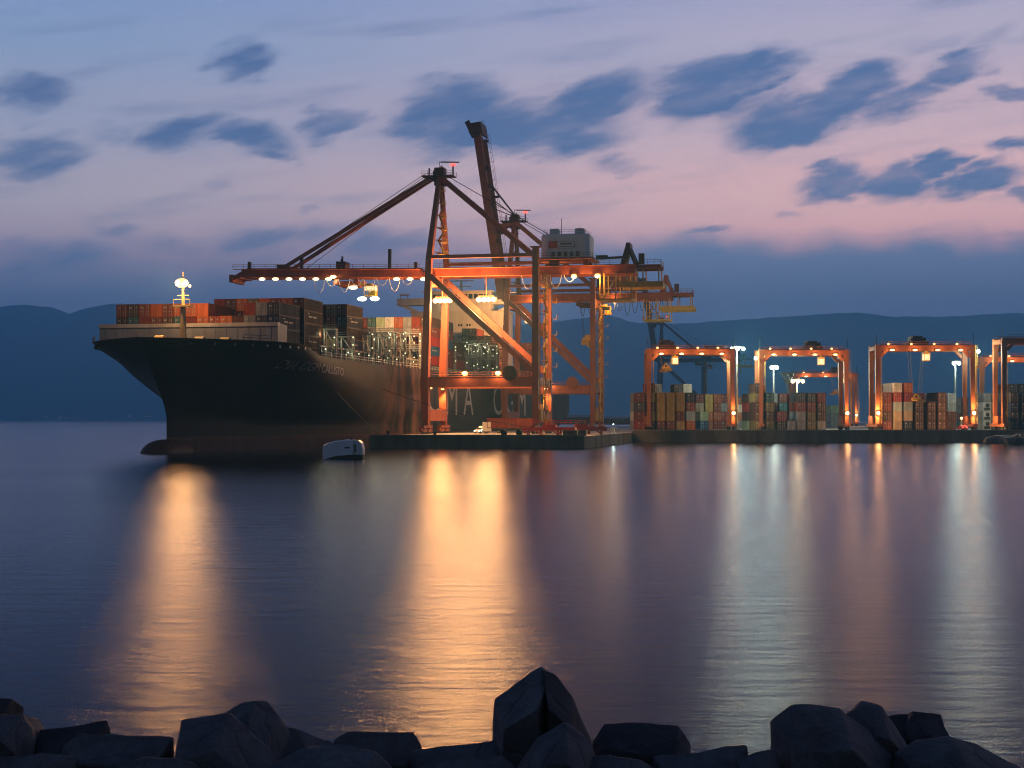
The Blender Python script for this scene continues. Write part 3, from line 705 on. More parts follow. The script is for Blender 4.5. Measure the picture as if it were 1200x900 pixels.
# ------------------------------------------------------------------ ship-to-shore cranes
def rails(mb, pts, h=1.1, step=3.0, r=.05):
    for a, b in zip(pts, pts[1:]):
        a = Vector(a); b = Vector(b); n = max(1, int((b - a).length / step))
        for i in range(n + 1): p = a.lerp(b, i / n); mb.beam(p, p + Vector((0, 0, h)), r * 1.6, r * 1.6)
        for k in (.5, 1.0): mb.tube([a + Vector((0, 0, h * k)), b + Vector((0, 0, h * k))], r, 4)
def sts_crane(label, u, zg, main, house, boom_up, gauge, span, hg, trolley_y, lit, group, BL=51.5):
    """hg: girder underside above the rails"""
    org = berth(u, 25.6, zg) + A * (span / 2) + P * (gauge / 2)
    C = thing('quay_crane', label, 'crane', org, TH, group)
    yw, yl, R = gauge / 2, -gauge / 2, span / 2
    g0, g1 = hg, hg + 2.1; pt0, pt1 = 11.9, 14.4; ap = hg + 26.2
    for r in (-R, R):
        # waterside leg: tapered foot below the portal, straight shaft above
        mb = MB(); mb.beam((r, yw + .2, 2.2), (r, yw + .4, pt0), 1.5, 1.3, 2.0, 2.6); mb.beam((r, yw + .4, pt0), (r, yw + .4, pt1), 2.0, 2.6); mb.beam((r, yw + .4, pt1), (r, yw - .6, g1 + 1.5), 1.9, 2.0, 1.5, 1.5)
        mb.build('leg', main, C)
        mb = MB(); mb.beam((r, yl, 2.2), (r, yl, pt0), 1.5, 1.5, 1.7, 1.9); mb.beam((r, yl, pt0), (r, yl, g1 + 4.2), 1.7, 1.9, 1.5, 1.6)
        mb.box(r - .9, r + .9, yl - 1.3, yl + 1.3, g1 + 4.2, g1 + 4.5)
        mb.build('leg', main, C)
        mb = MB(); mb.box(r - .8, r + .8, yl + .96, yw - .62, pt0, pt1); mb.box(r - 1.0, r + 1.0, yl + .98, yw - .95, pt1, pt1 + .12)
        rails(mb, [(r - .95, yl + 1.2, pt1 + .12), (r - .95, yw - 1.2, pt1 + .12)]); mb.build('portal_beam', main, C)
        mb = MB(); mb.beam((r, yw - 1.0, g0 - .4), (r, yl + .9, pt1 + 1.6), 1.1, 1.4); mb.build('diagonal_brace', main, C)
        mb = MB(); mb.beam((r, yw - .9, g1 + 2.4), (r, yl + .7, g1 + 2.4), .9, .9); mb.build('upper_tie', main, C)
    for y, z0, z1, w in ((yw + .2, 3.3, 6.2, 1.7), (yl, 3.3, 5.8, 1.7)):
        mb = MB(); mb.box(-R + .9, R - .9, y - w / 2, y + w / 2, z0, z1); mb.build('sill_beam', main, C)
    for y in (yw - .3, yl):
        mb = MB(); mb.box(-R + .75, R - .75, y - .7, y + .7, g0 - 2.5, g0 - .05); mb.build('cross_beam', main, C); mb = MB(); mb.box(-R + .8, R - .8, y - .5, y + .5, pt0 + .3, pt1 - .3); mb.build('portal_tie', main, C)
    # bogies at each corner
    for r in (-R, R):
        for y in (yw + .2, yl):
            mb = MB(); mb.mat(0).box(r - 4.5, r + 4.5, y - .6, y + .6, 1.5, 2.15)
            for q in (-2.6, 2.6):
                mb.beam((r + q, y, 1.5), (r + q, y, 1.1), 1.0, .7); mb.box(r + q - 1.9, r + q + 1.9, y - .5, y + .5, .55, 1.15)
            mb.box(r - 5.6, r - 4.5, y - .35, y + .35, .8, 1.5)
            o = mb.build('bogie', main, C)
            wb = MB()
            for q in (-3.9, -2.8, -2.2, -1.2, 1.2, 2.2, 2.8, 3.9): wb.disc((r + q, y, .38), (0, 1, 0), .36, .3, 10)
            wb.build('wheel', 'dark_steel', o)
    # rear girders over the portal and backreach
    yr = yw - 52.5
    for r in (-3.3, 3.3):
        mb = MB(); mb.box(r - .65, r + .65, yr, yw + 2.0, g0, g1); mb.box(r - .3, r + .3, yr, yw + 2, g1 + .001, g1 + .2)
        s = -1 if r < 0 else 1
        mb.box(min(r + s * .66, r + s * 1.9), max(r + s * .66, r + s * 1.9), yr, yw + 1, g1 - .12, g1 - .02)
        rails(mb, [(r + s * 1.85, yr, g1), (r + s * 1.85, yw + 1, g1)])
        mb.build('main_girder', main, C)
    mb = MB()
    for y in (yr + .5, yr + 14, yl + 8, yw - 6): mb.box(-2.64, 2.64, y - .5, y + .5, g0 + .3, g1 - .2)
    mb.build('girder_tie', main, C)
    # boom
    hinge = Vector((0, yw + 2.6, (g0 + g1) / 2))
    ang = math.radians(boom_up); dv = Vector((0, math.cos(ang), math.sin(ang))); nv = Vector((0, -math.sin(ang), math.cos(ang)))
    Bm = link('boom', None, C); Bm.location = hinge; Bm.rotation_euler.x = ang
    dh = 1.05 if boom_up < 5 else 1.3
    for r in (-3.3, 3.3):
        mb = MB(); s = -1 if r < 0 else 1
        mb.beam((r, 0, 0), (r, BL - 2, 0), 1.3, 2 * dh); mb.box(r - .3, r + .3, 0.2, BL - 3, dh + .005, dh + .2)
        mb.box(min(r + s * .66, r + s * 1.8), max(r + s * .66, r + s * 1.8), .5, BL, dh - .15, dh - .05)
        rails(mb, [(r + s * 1.75, .5, dh), (r + s * 1.75, BL, dh)])
        mb.build('boom_girder', main, Bm)
    mb = MB()
    for y in (1.0, 13, 25, 37, BL - 2.6): m2 = MB(); m2.box(-2.63, 2.63, y - .4, y + .4, -dh + .3, dh - .3); m2.build('boom_tie', main, Bm)
    mb.box(-4.4, 4.4, BL - 1.9, BL + .3, -dh - .3, -dh); mb.beam((-3.3, BL - 2, 0), (-3.3, BL + .8, -1.6), .8, 1.0); mb.beam((3.3, BL - 2, 0), (3.3, BL + .8, -1.6), .8, 1.0)
    mb.box(-4.2, 4.2, BL + .3, BL + 1.3, -2.4, -.4); mb.build('boom_tip', main, Bm)
    mb = MB(); mb.box(-2.0, 2.0, 21.5, 24, dh + .2, dh + 2.2); mb.beam((-1.2, 22.5, dh + 2), (-1.2, 22.5, dh + 3.6), .4, .4); mb.beam((1.2, 23.5, dh + 2), (1.2, 23.5, dh + 3.2), .4, .4); mb.build('sheave_frame', 'crane_dark', Bm)
    for y, h in ((33, 3.0), (9.0, 5.2), (2.0, 1.8), (BL - 4, 2)): mb = MB(); mb.beam((-3.3, y, dh), (-3.3, y, dh + h), .7, .9); mb.build('boom_post', 'crane_dark', Bm)
    if boom_up > 5:
        mb = MB(); mb.box(-4.4, 4.4, BL - 1.5, BL + 2.5, dh, dh + .5); mb.box(-4.2, -2.0, BL - .5, BL + 2.6, -2.6, 1.2); mb.box(2, 4.2, BL - .5, BL + 2.6, -2.6, 1.2); mb.beam((-4.4, BL - 2.2, -1), (-4.4, BL + 3.4, -2.6), .7, 1.6)
        rails(mb, [(-4.4, BL - 1.5, dh + .5), (-4.4, BL + 2.5, dh + .5)]); mb.build('boom_head_platform', 'crane_dark', Bm)
        for y in range(6, 48, 6): mb = MB(); mb.box(-4.9, -4.1, y, y + 1.2, dh - .1, dh + 1.2); mb.build('boom_landing', 'crane_dark', Bm)
    # A-frame over the waterside legs
    ay = yw - 1.2
    for r in (-R, R):
        mb = MB(); mb.beam((r, yw - .6, g1 + 1.4), (r * .1, ay, ap), 1.5, 1.5, 1.1, 1.1); mb.build('apex_post', main, C)
    mb = MB(); s = 0
    for k in range(7):
        z = g1 + 4 + k * 3.3; w = R * (1 - (z - g1 - 1.4) / (ap - g1 - 1.4)) * .55 + .6
        mb.box(-w, w, ay - 1.0, ay + .2, z, z + .12); rails(mb, [(-w, ay - 1, z), (w, ay - 1, z)], step=1.5)
        mb.beam((-w * (1 if k % 2 else -1) * .8, ay - .4, z), (w * (1 if k % 2 else -1) * .7, ay - .4, z + 3.3), .5, .16)
    mb.build('apex_stair', 'crane_yellow' if lit else main, C)
    mb = MB(); mb.box(-2.2, 2.2, ay - 3.8, ay + 4.6, ap + .1, ap + .35); mb.box(-1.5, 1.5, ay - 1.3, ay + 1.3, ap - 2.2, ap + 2.4); mb.beam((-1.4, ay + 4.3, ap + .3), (-1.4, ay + .4, ap - 1.0), .6, .7); mb.beam((1.4, ay + 4.3, ap + .3), (1.4, ay + .4, ap - 1.0), .6, .7)
    rails(mb, [(-2.2, ay - 3.8, ap + .35), (-2.2, ay + 4.6, ap + .35)], step=1.4); rails(mb, [(2.2, ay - 3.8, ap + .35), (2.2, ay + 4.6, ap + .35)], step=1.4)
    for y, h in ((3, 2.2), (1.8, 1.4), (-3.4, 2.6)): mb.beam((0, ay + y, ap + .35), (0, ay + y, ap + .35 + h), .35, .35)
    mb.tube([(0, ay + .2, ap + 2.4), (0, ay + .2, ap + 4.2)], .08, 5)
    head = mb.build('apex_platform', 'crane_dark', C)
    lamp(head, (0, ay - 3.4, ap + 3.2), 'lamp_red', (.5, .9, .4))
    mb = MB(); mb.beam((-1.8, ay - 5.5, ap + 3.5), (-1.8, ay - .5, ap + 3.7), .25, .3); mb.build('wind_vane_boom', 'crane_dark', C)
    # stays
    for r in (-2.6, 2.6):
        mb = MB(); mb.beam((r * .6, ay - .6, ap - .4), (r, yl + 1.0, g1 + 2.2), .9, 1.3); mb.build('back_stay', main, C)
    mb = MB()
    for r in (-1.5, -.9, .9): mb.tube([(r, ay - 2, ap + .2), (r, yl - 6, g1 + 6)], .07, 4)
    mb.build('rear_rope', 'cable_black', C)
    if boom_up < 5:
        for r in (-3.0, 3.0):
            mb = MB(); e = hinge + dv * 38.4; mb.beam((r * .4, ay + 2.4, ap - .2), (r, e.y, e.z + dh + .3), .7, .9); mb.box(r - .5, r + .5, e.y - 2.0, e.y + 1.4, e.z + dh, e.z + dh + 1.3); mb.build('fore_stay', main, C)
        mb = MB()
        for r in (-1.0, 1.0):
            mb.tube([(r, ay + 4, ap + .8), (r * 2.2, hinge.y + 39, hinge.z + dh + .5)], .08, 4)
        mb.tube([(-.5, ay + 4, ap - .5), (-1.5, hinge.y + 33, hinge.z + dh + .4)], .07, 4)
        mb.build('boom_rope', 'cable_black', C)
    else:
        mb = MB()
        for q, rr in ((38, -2.4), (38, 2.4), (33, -1.2), (30, 1.2)):
            e = hinge + dv * q + nv * dh; mb.tube([(rr * .5, ay - .5, ap + 1.5), (rr, e.y, e.z)], .16, 5)
        mb.build('boom_rope', 'cable_black', C)
        for rr in (-2.8, 2.8):
            mb = MB(); e = hinge + dv * 24 + nv * (dh - .2); mb.beam((rr * .5, ay + .8, ap - .9), (rr, e.y, e.z), .7, 1.0); mb.build('folded_stay', main, C)
    # machinery house
    h0 = yw - 41.0; h1 = yw - 28.6; hz = g1 + 2.0
    mb = MB(); mb.box(-6.2, 6.2, h0 - 1.2, h1 + .8, hz - .5, hz)
    for r in (-3.3, 3.3):
        for y in (h0 + 1, h1 - 2.5): mb.box(r - .5, r + .5, y - .6, y + .6, g1 + .21, hz - .5)
    rails(mb, [(-6.1, h0 - 1.1, hz), (-6.1, h1 + .7, hz)]); mb.build('house_platform', main, C)
    mb = MB(); c = 1.3
    poly = [(-5.0, h0 + c), (-5.0 + c, h0), (5.0 - c, h0), (5.0, h0 + c), (5.0, h1 - c), (5.0 - c, h1), (-5.0 + c, h1), (-5.0, h1 - c)]
    n = len(poly); z1 = hz + 5.6
    mb.add([(x, y, hz + .004) for x, y in poly] + [(x, y, z1) for x, y in poly] + [(x * .9, h0 + (y - h0) * .95 + .3, z1 + .5) for x, y in poly], [[i, (i + 1) % n, n + (i + 1) % n, n + i] for i in range(n)] + [[n + i, n + (i + 1) % n, 2 * n + (i + 1) % n, 2 * n + i] for i in range(n)] + [list(range(2 * n, 3 * n))])
    for i in range(12): y = h0 + c + .3 + i * .8; mb.beam((-5.02, y, hz + .1), (-5.02, y, z1), .05, .06)
    H = mb.build('machinery_house', house, C)
    if lit:
        rails_ = MB(); rails(rails_, [(-4.4, h0 + .8, z1 + .45), (-4.4, h1 - .8, z1 + .45), (4.4, h1 - .8, z1 + .45), (4.4, h0 + .8, z1 + .45), (-4.4, h0 + .8, z1 + .45)]); rails_.build('roof_railing', house, H)
        for y in (h1 - 2.9, h0 + 3.0):
            mb = MB(); mb.box(-1.2, 1.2, y - 1.2, y + 1.2, z1 + .5, z1 + 2.1); mb.box(-1.25, 1.25, y - 1.0, y + 1.0, z1 + 2.1, z1 + 2.25); mb.build('roof_unit', 'ship_white', H)
        mb = MB(); mb.tube([(0, h1 - 4.6, z1 + .5), (0, h1 - 4.6, z1 + 5.0)], .09, 5); mb.build('antenna', 'dark_steel', H)
        y0 = h1 - 2.4
        mb = MB(); mb.box(-5.10, -5.06, y0 - 6.4, y0, hz + 2.3, hz + 4.1); sg = mb.build('sign', 'house_white', H)
        mb = MB(); mb.box(-5.16, -5.10, y0 - 2.0, y0 + .3, hz + 2.4, hz + 4.2); mb.build('sign_panel', 'sign_red', sg)
        mb = MB(); mb.box(-5.14, -5.10, y0 - 5.6, y0 - 2.7, hz + 3.3, hz + 3.65); mb.box(-5.14, -5.10, y0 - 6.3, y0 - 2.3, hz + 2.75, hz + 2.88); mb.box(-5.14, -5.1, y0 - 6.4, y0 - 2.1, hz + 4.02, hz + 4.1); mb.box(-5.14, -5.1, y0 - 6.4, y0 - 2.1, hz + 2.3, hz + 2.38); mb.box(-5.14, -5.1, y0 - 6.4, y0 - 6.3, hz + 2.39, hz + 4.01)
        mb.build('sign_stroke', 'dark_steel', sg)
        for i in range(5):
            y = h0 + 2.4 + i * 1.55; mb = MB(); mb.box(-5.09, -5.05, y, y + .95, hz + .35, hz + 1.5); mb.build('vent', 'dark_steel', H)
    elif house != 'crane_blue':
        pass
    # rear hoist stand, walkways and end stop
    ry = yw - 52
    mb = MB()
    mb.beam((-3.0, ry + 2.8, g1 + .2), (-2.6, ry + 1.4, g1 + 5.2), .9, 1.0); mb.beam((3.0, ry + 2.8, g1 + .2), (2.6, ry + 1.4, g1 + 5.2), .9, 1.0); mb.beam((-3, ry - .6, g1 + .2), (-2.6, ry + 1.4, g1 + 4.8), .7, .8); mb.beam((3, ry - .6, g1 + .2), (2.6, ry + 1.4, g1 + 4.8), .7, .8)
    mb.beam((-2.9, ry + 1.4, g1 + 5.2), (2.9, ry + 1.4, g1 + 5.2), 1.0, 1.0); mb.beam((-3, ry + 2.6, g1 + 2), (-3, ry + 8.5, g1 + 1.8), .6, .6); mb.box(-3.4, -2.4, ry + 6.5, ry + 9.5, g1 + 1.6, g1 + 2.6)
    m2 = MB(); m2.box(-3.8, -2.6, ry - 2.8, ry - 1.4, g1 + .2, g1 + 2.8); m2.build('winch_box', 'crane_dark', C); m2 = MB(); m2.box(-4.0, -2.2, yr + 19.5, yr + 21.7, g1 + .2, g1 + 2.6); m2.build('electrical_box', 'crane_dark', C)
    mb.build('hoist_stand', 'crane_dark' if lit else main, C)
    mb = MB()
    for r in (-3.3, 3.3): mb.beam((r, yr, g1 - .6), (r, yr - 6.5, g1 - .6), .6, .9)
    mb.box(-4.2, 4.2, yr - 6.5, yr, g1 - .16, g1 - .04); rails(mb, [(-4.2, yr, g1), (-4.2, yr - 6.5, g1), (4.2, yr - 6.5, g1)], step=1.6); mb.build('end_platform', main, C)
    ym = 'crane_yellow'
    mb = MB(); mb.box(-4.6, -3.6, yr - 7.2, yr + 4.0, g0 - 3.6, g0 - 2.2); mb.box(3.6, 4.6, yr - 7.2, yr + 4.0, g0 - 3.6, g0 - 2.2)
    for y in (yr - 6, yr - 2, yr + 2): 
        for r in (-4.1, 4.1): mb.beam((r, y, g0 - 2.2), (r * .8, y, g1 - .3), .3, .3)
    mb.box(-3.6, 3.6, yr - 7, yr - 6.2, g0 - 3.4, g0 - 2.4); mb.build('maintenance_beam', ym, C)
    mb = MB(); py0, py1 = yr + .5, yr + 9.0; pz = g0 - 6.4
    mb.box(-5.0, 5.0, py0, py1, pz - .35, pz)
    for y in (py0 + .2, (py0 + py1) / 2, py1 - 1.2, py1 - .2):
        for r in (-4.8, 4.8): mb.beam((r, y, pz), (r * .82, y, g0 + .2), .28, .28)
    for k in range(5): z = pz + 1 + k * 1.15; mb.box(-4.9, -4.7, py1 - 4.6, py1 - 1.2, z, z + .1)
    mb.beam((-4.8, py1 - 1.2, pz), (-4.8, py1 - 4.5, pz + 5.6), .2, .2); mb.beam((-4.8, py0 + .3, pz + .2), (-4.8, py1 - 4.6, pz + 5.4), .2, .2)
    rails(mb, [(-5, py0, pz), (-5, py1, pz), (5, py1, pz)], step=1.4)
    mb.build('service_platform', ym, C)
    # trolley, cab, ropes
    ty_ = trolley_y
    mb = MB(); mb.box(-3.9, 3.9, ty_ - 3.4, ty_ + 3.4, g0 - 1.5, g0 - .7)
    for r in (-3.3, 3.3):
        for y in (-2.6, 2.6): mb.box(r - .3, r + .3, ty_ + y - .6, ty_ + y + .6, g0 - .7, g0 - .02)
    mb.box(-2.4, 2.4, ty_ - 2.4, ty_ + 2.4, g0 - 2.0, g0 - 1.5); T = mb.build('trolley', main if lit else 'crane_dark', C)
    mb = MB(); cy_ = ty_ - 6.2
    mb.box(-3.4, -.9, cy_ - 1.5, cy_ + 1.5, g0 - 4.6, g0 - 4.4); mb.box(-3.4, -.9, cy_ - 1.5, cy_ + 1.5, g0 - 2.0, g0 - 1.8)
    for r in (-3.35, -.95):
        for y in (-1.45, 1.45): mb.beam((r, cy_ + y, g0 - 4.4), (r, cy_ + y, g0 - 2.0), .14, .14)
    mb.box(-3.3, -1.0, cy_ - 1.4, cy_ + .3, g0 - 4.39, g0 - 3.2); mb.box(-2.6, -1.6, cy_ - .4, cy_ + 3.0, g0 - 1.7, g0 - 1.3); cabm = mb.build('operator_cab', 'crane_yellow', C)
    mb = MB(); mb.box(-3.31, -1.0, cy_ - 1.3, cy_ + 1.35, g0 - 3.1, g0 - 2.1); mb.build('cab_window', 'lit_pane' if lit else 'glass_dark', cabm)
    # festoon loops under the girder
    mb = MB(); ys = [y for y in ([yr + 1 + i * 2.4 for i in range(12)] if not lit else [yr + 15 + i * 3.6 for i in range(4)] + [yw + 5 + i * 3.4 for i in range(8)])]
    for i, y in enumerate(ys):
        dp = 3.4 + (i % 3) * .7 if not lit else 1.8 + (i % 2) * 1.6; w = 1.9 if not lit else 3.0
        mb.tube([(-4.4, y + w * t, g0 - .2 - dp * math.sin(PI * t) ** .7) for t in [k / 10 for k in range(11)]], .09, 5)
    mb.build('festoon_cable', 'cable_black' if not lit else 'house_white', C)
    # cable reel on the near portal beam and stair tower on the landside leg
    mb = MB(); mb.disc((-R - 1.3, yl + 6.4, pt1 + .9), (1, 0, 0), 1.9, .5, 28); mb.disc((-R - 1.3, yl + 6.4, pt1 + .9), (1, 0, 0), .9, .9, 16)
    for k in range(8): t = k * PI / 4; mb.beam((-R - 1.58, yl + 6.4, pt1 + .9), (-R - 1.58, yl + 6.4 + 1.8 * math.cos(t), pt1 + .9 + 1.8 * math.sin(t)), .12, .2, up=(1, 0, 0))
    mb.build('cable_reel', main if not lit else 'crane_dark', C)
    mb = MB(); y0, y1 = yl - 2.3, yl - .95; k = 0; z = 3.0
    xa, xb = -R + 1.2, -R + 5.4
    for xx in (xa - .2, xb + .2):
        for yy in (y0, y1): mb.beam((xx, yy, 2.9), (xx, yy, g0), .14, .14)
    while z < g0 - 3:
        mb.box(xa - .2, xb + .2, y0, y1, z, z + .08); rails(mb, [(xa - .2, y0, z), (xb + .2, y0, z)], step=1.5)
        a, b_ = (xa, xb) if k % 2 == 0 else (xb, xa); mb.beam((a, y0 + .4, z), (b_, y0 + .4, z + 3.1), .5, .2); z += 3.1; k += 1
    mb.build('stair_tower', 'crane_yellow', C)
    mb = MB()
    for r in (-R, R):
        for k in range(6): mb = MB(); z = pt1 + 3 + k * 4.2; mb.box(r - .4, r + .6, yl - 2.2, yl - .95, z, z + .1); rails(mb, [(r - .4, yl - 2.2, z), (r + .6, yl - 2.2, z)], step=1); mb.build('leg_platform', 'crane_yellow', C)
    mb = MB(); mb.box(-R - 1.0, -R + 1.2, yl - 1.6, yl - .98, 3.2, 6.2); mb.build('control_cabinet', 'crane_yellow', C); mb = MB(); mb.box(-R + 3, -R + 6.6, yl - .7, yl + .6, 4.81, 7.6); mb.build('equipment_cabin', 'crane_yellow', C)
    return C, dict(R=R, yw=yw, yl=yl, g0=g0, g1=g1, pt1=pt1, pt0=pt0, yr=yr, hinge=hinge, Bm=Bm, dh=dh, ap=ap)

GC = 'ship to shore cranes along the berth'
C1, k1 = sts_crane('orange quay crane with its boom lowered over the ship bow containers', 100, ZP, 'crane_orange', 'house_white', 1.0, 28.2, 18.8, 40.5, 37.3, True, GC)
C2, k2 = sts_crane('orange quay crane with its boom raised steeply behind the lowered boom crane', 200, ZP, 'crane_orange', 'crane_orange', 81.5, 28.2, 19.5, 41.8, -11.1, False, GC, 55.5)
C3, k3 = sts_crane('distant blue quay crane with raised boom behind the first yard gantry', 690, ZP, 'crane_blue', 'crane_blue', 81, 28.2, 19.5, 40.5, -12.0, False, GC)
# spreader hung from the second crane's trolley
def spreader(Cr, k, y, drop, label):
    mb = MB(); z = k['g0'] - drop
    mb.box(-1.2, 1.2, y - 1.6, y + 1.6, z, z + .8); mb.box(-.9, .9, y - .9, y + .9, z + .8, z + 1.7); mb.box(-6, 6, y - 1.2, y - .6, z - 1.2, z - .5); mb.box(-6, 6, y + .6, y + 1.2, z - 1.2, z - .5); mb.box(-2.2, 2.2, y - 1.1, y + 1.1, z - .5, z)
    for r in (-6.1, 6.1): mb.box(r - .25, r + .25, y - 1.22, y + 1.22, z - 1.9, z - .4)
    o = mb.build('spreader', 'crane_yellow', Cr)
    mb = MB()
    for r in (-1.0, 1.0):
        for q in (-1.3, 1.3): mb.tube([(r, y + q, z + .8), (r * 1.6, y + q * 1.5, k['g0'] - 2.0)], .05, 4)
    mb.build('hoist_rope', 'cable_black', o)
spreader(C2, k2, -11.1, 12.5, '')
# lamps of the first crane
def boom_y(px):
    q = (px - 600) / F; t = (-21.7 - 380 * q) / (.981 + .196 * q); return t
for px, big in ((297, 1), (313, 0), (329, 0), (345, 1), (361, 0), (376, 0), (383, 1), (457, 1), (473, 0), (489, 1)):
    y = k1['yw'] + boom_y(px)
    l = lamp(C1, (-3.3 if px != 383 else -4.3, y, k1['hinge'].z - k1['dh'] - .45 + (y - k1['hinge'].y) * .0175 + (.5 if px == 383 else 0)), 'lamp_cream', (.55, .9, .42), 320 if big else 0, CREAM, (-.5, 0, -1.0), .3, 'boom_lamp')
for y, q in ((k1['yw'] + 18.8, -1.0), (k1['yw'] + 15.4, -1.0)):
    lamp(C1, (-3.9, y, k1['g0'] - 5.4), 'lamp_cool', (.6, 1.3, .6), 450, CREAM, (-.8, 0, -1.0), .3, 'trolley_lamp')
lamp(C1, (-3.9, k1['yw'] + 21.3, k1['g0'] - 2.4), 'lamp_cream', (.6, 1.3, .5), 300, CREAM, (-.8, 0, -1.2), .3, 'trolley_lamp')
for px in (669, 697):
    lamp(C1, (-4.4, k1['yw'] + boom_y(px), k1['g0'] - .6), 'lamp_warm', (.6, .8, .6), 1500, WARM, (-.8, 0, -.7), .3, 'girder_lamp')
for px in (545, 584):
    lamp(C1, (-k1['R'] - .3, k1['yw'] + boom_y(px), k1['pt1'] + .9), 'lamp_warm', (.6, .8, .6), 1600, WARM, (-1.2, 0, .1), .3, 'portal_lamp')
for r in (-k1['R'] + 3, k1['R'] - 3):
    lamp(C1, (r, k1['yw'] - .2, k1['pt0'] - .2), 'lamp_warm', (.5, .5, .25)); flood_beam(C1, (r, k1['yw'] - .2, k1['pt0'] - .7), (0, -.5, -1), 9000, WARM, 150, .3)
    lamp(C1, (r, k1['yl'] + .2, k1['pt0'] - .2), 'lamp_warm', (.5, .5, .25)); flood_beam(C1, (r, k1['yl'] + .2, k1['pt0'] - .7), (0, .3, -1), 6000, WARM, 150, .3)
# main floodlight clusters slung under the girders
def flood(y, r, z, w, power, n):
    mb = MB(); mb.beam((r, y - w, z + .8), (r, y + w, z + .8), .3, .3)
    mb.beam((r, y, z + .9), (r, y, k1['g0'] + .3), .22, .22)
    o = mb.build('floodlight_bar', 'crane_orange', C1)
    for i in range(n):
        q = y - w + 2 * w * i / (n - 1); lamp(o, (r, q, z), 'lamp_warm', (.5, .75, .7))
    l = bpy.data.lights.new('lamp_light', 'POINT'); l.energy = power; l.color = WARM; l.shadow_soft_size = .8
    q = link('lamp_light', l, o); q.location = (r - 1.6, y, z - 1.2)
    flood_beam(o, (r - 1.2, y, z - .3), (-1, -.85, -.3), power * 4.0, AMBER, 70, .8, .2)
flood(k1['yw'] - 2.6, -3.3, k1['g0'] - 6.1, 1.9, 46000, 4)
flood(k1['yw'] - 14.2, -3.3, k1['g0'] - 6.0, 2.0, 46000, 4)
lamp(C2, (k2['R'] + 1.4, k2['yw'] - 3, k2['g0'] - 5.5), 'lamp_warm', (.5, .8, .6), 0, name='floodlight'); flood_beam(C2, (k2['R'] + 2.6, k2['yw'] - 3, k2['g0'] - 5.9), (1, .35, -.15), 80000, AMBER, 120, .6)  # added lamp, put on the far side to brighten the deckhouse
mb = MB(); mb.beam((k2['R'] + 1.2, k2['yw'] - 3, k2['g0'] - 5.0), (k2['R'] - .4, k2['yw'] - .9, k2['g0'] - 4.6), .25, .25); mb.build('lamp_bracket', 'crane_orange', C2)  # bracket made up to carry the added deckhouse lamp
for y, z, r in ((k2['yw'] - 8, k2['g0'] - .6, -3.3), (k2['yl'] - 6, k2['g0'] - .6, -3.3)):
    lamp(C2, (r, y, z), 'lamp_warm', (.4, .6, .4), 5000, WARM, (-1.2, 0, -.9), .3, 'girder_lamp')
lamp(C2, (-k2['R'] - .4, 0, k2['pt1'] + .8), 'lamp_warm', (.3, .5, .4), 1800, WARM, (-1.2, 0, -.5), .3, 'portal_lamp')
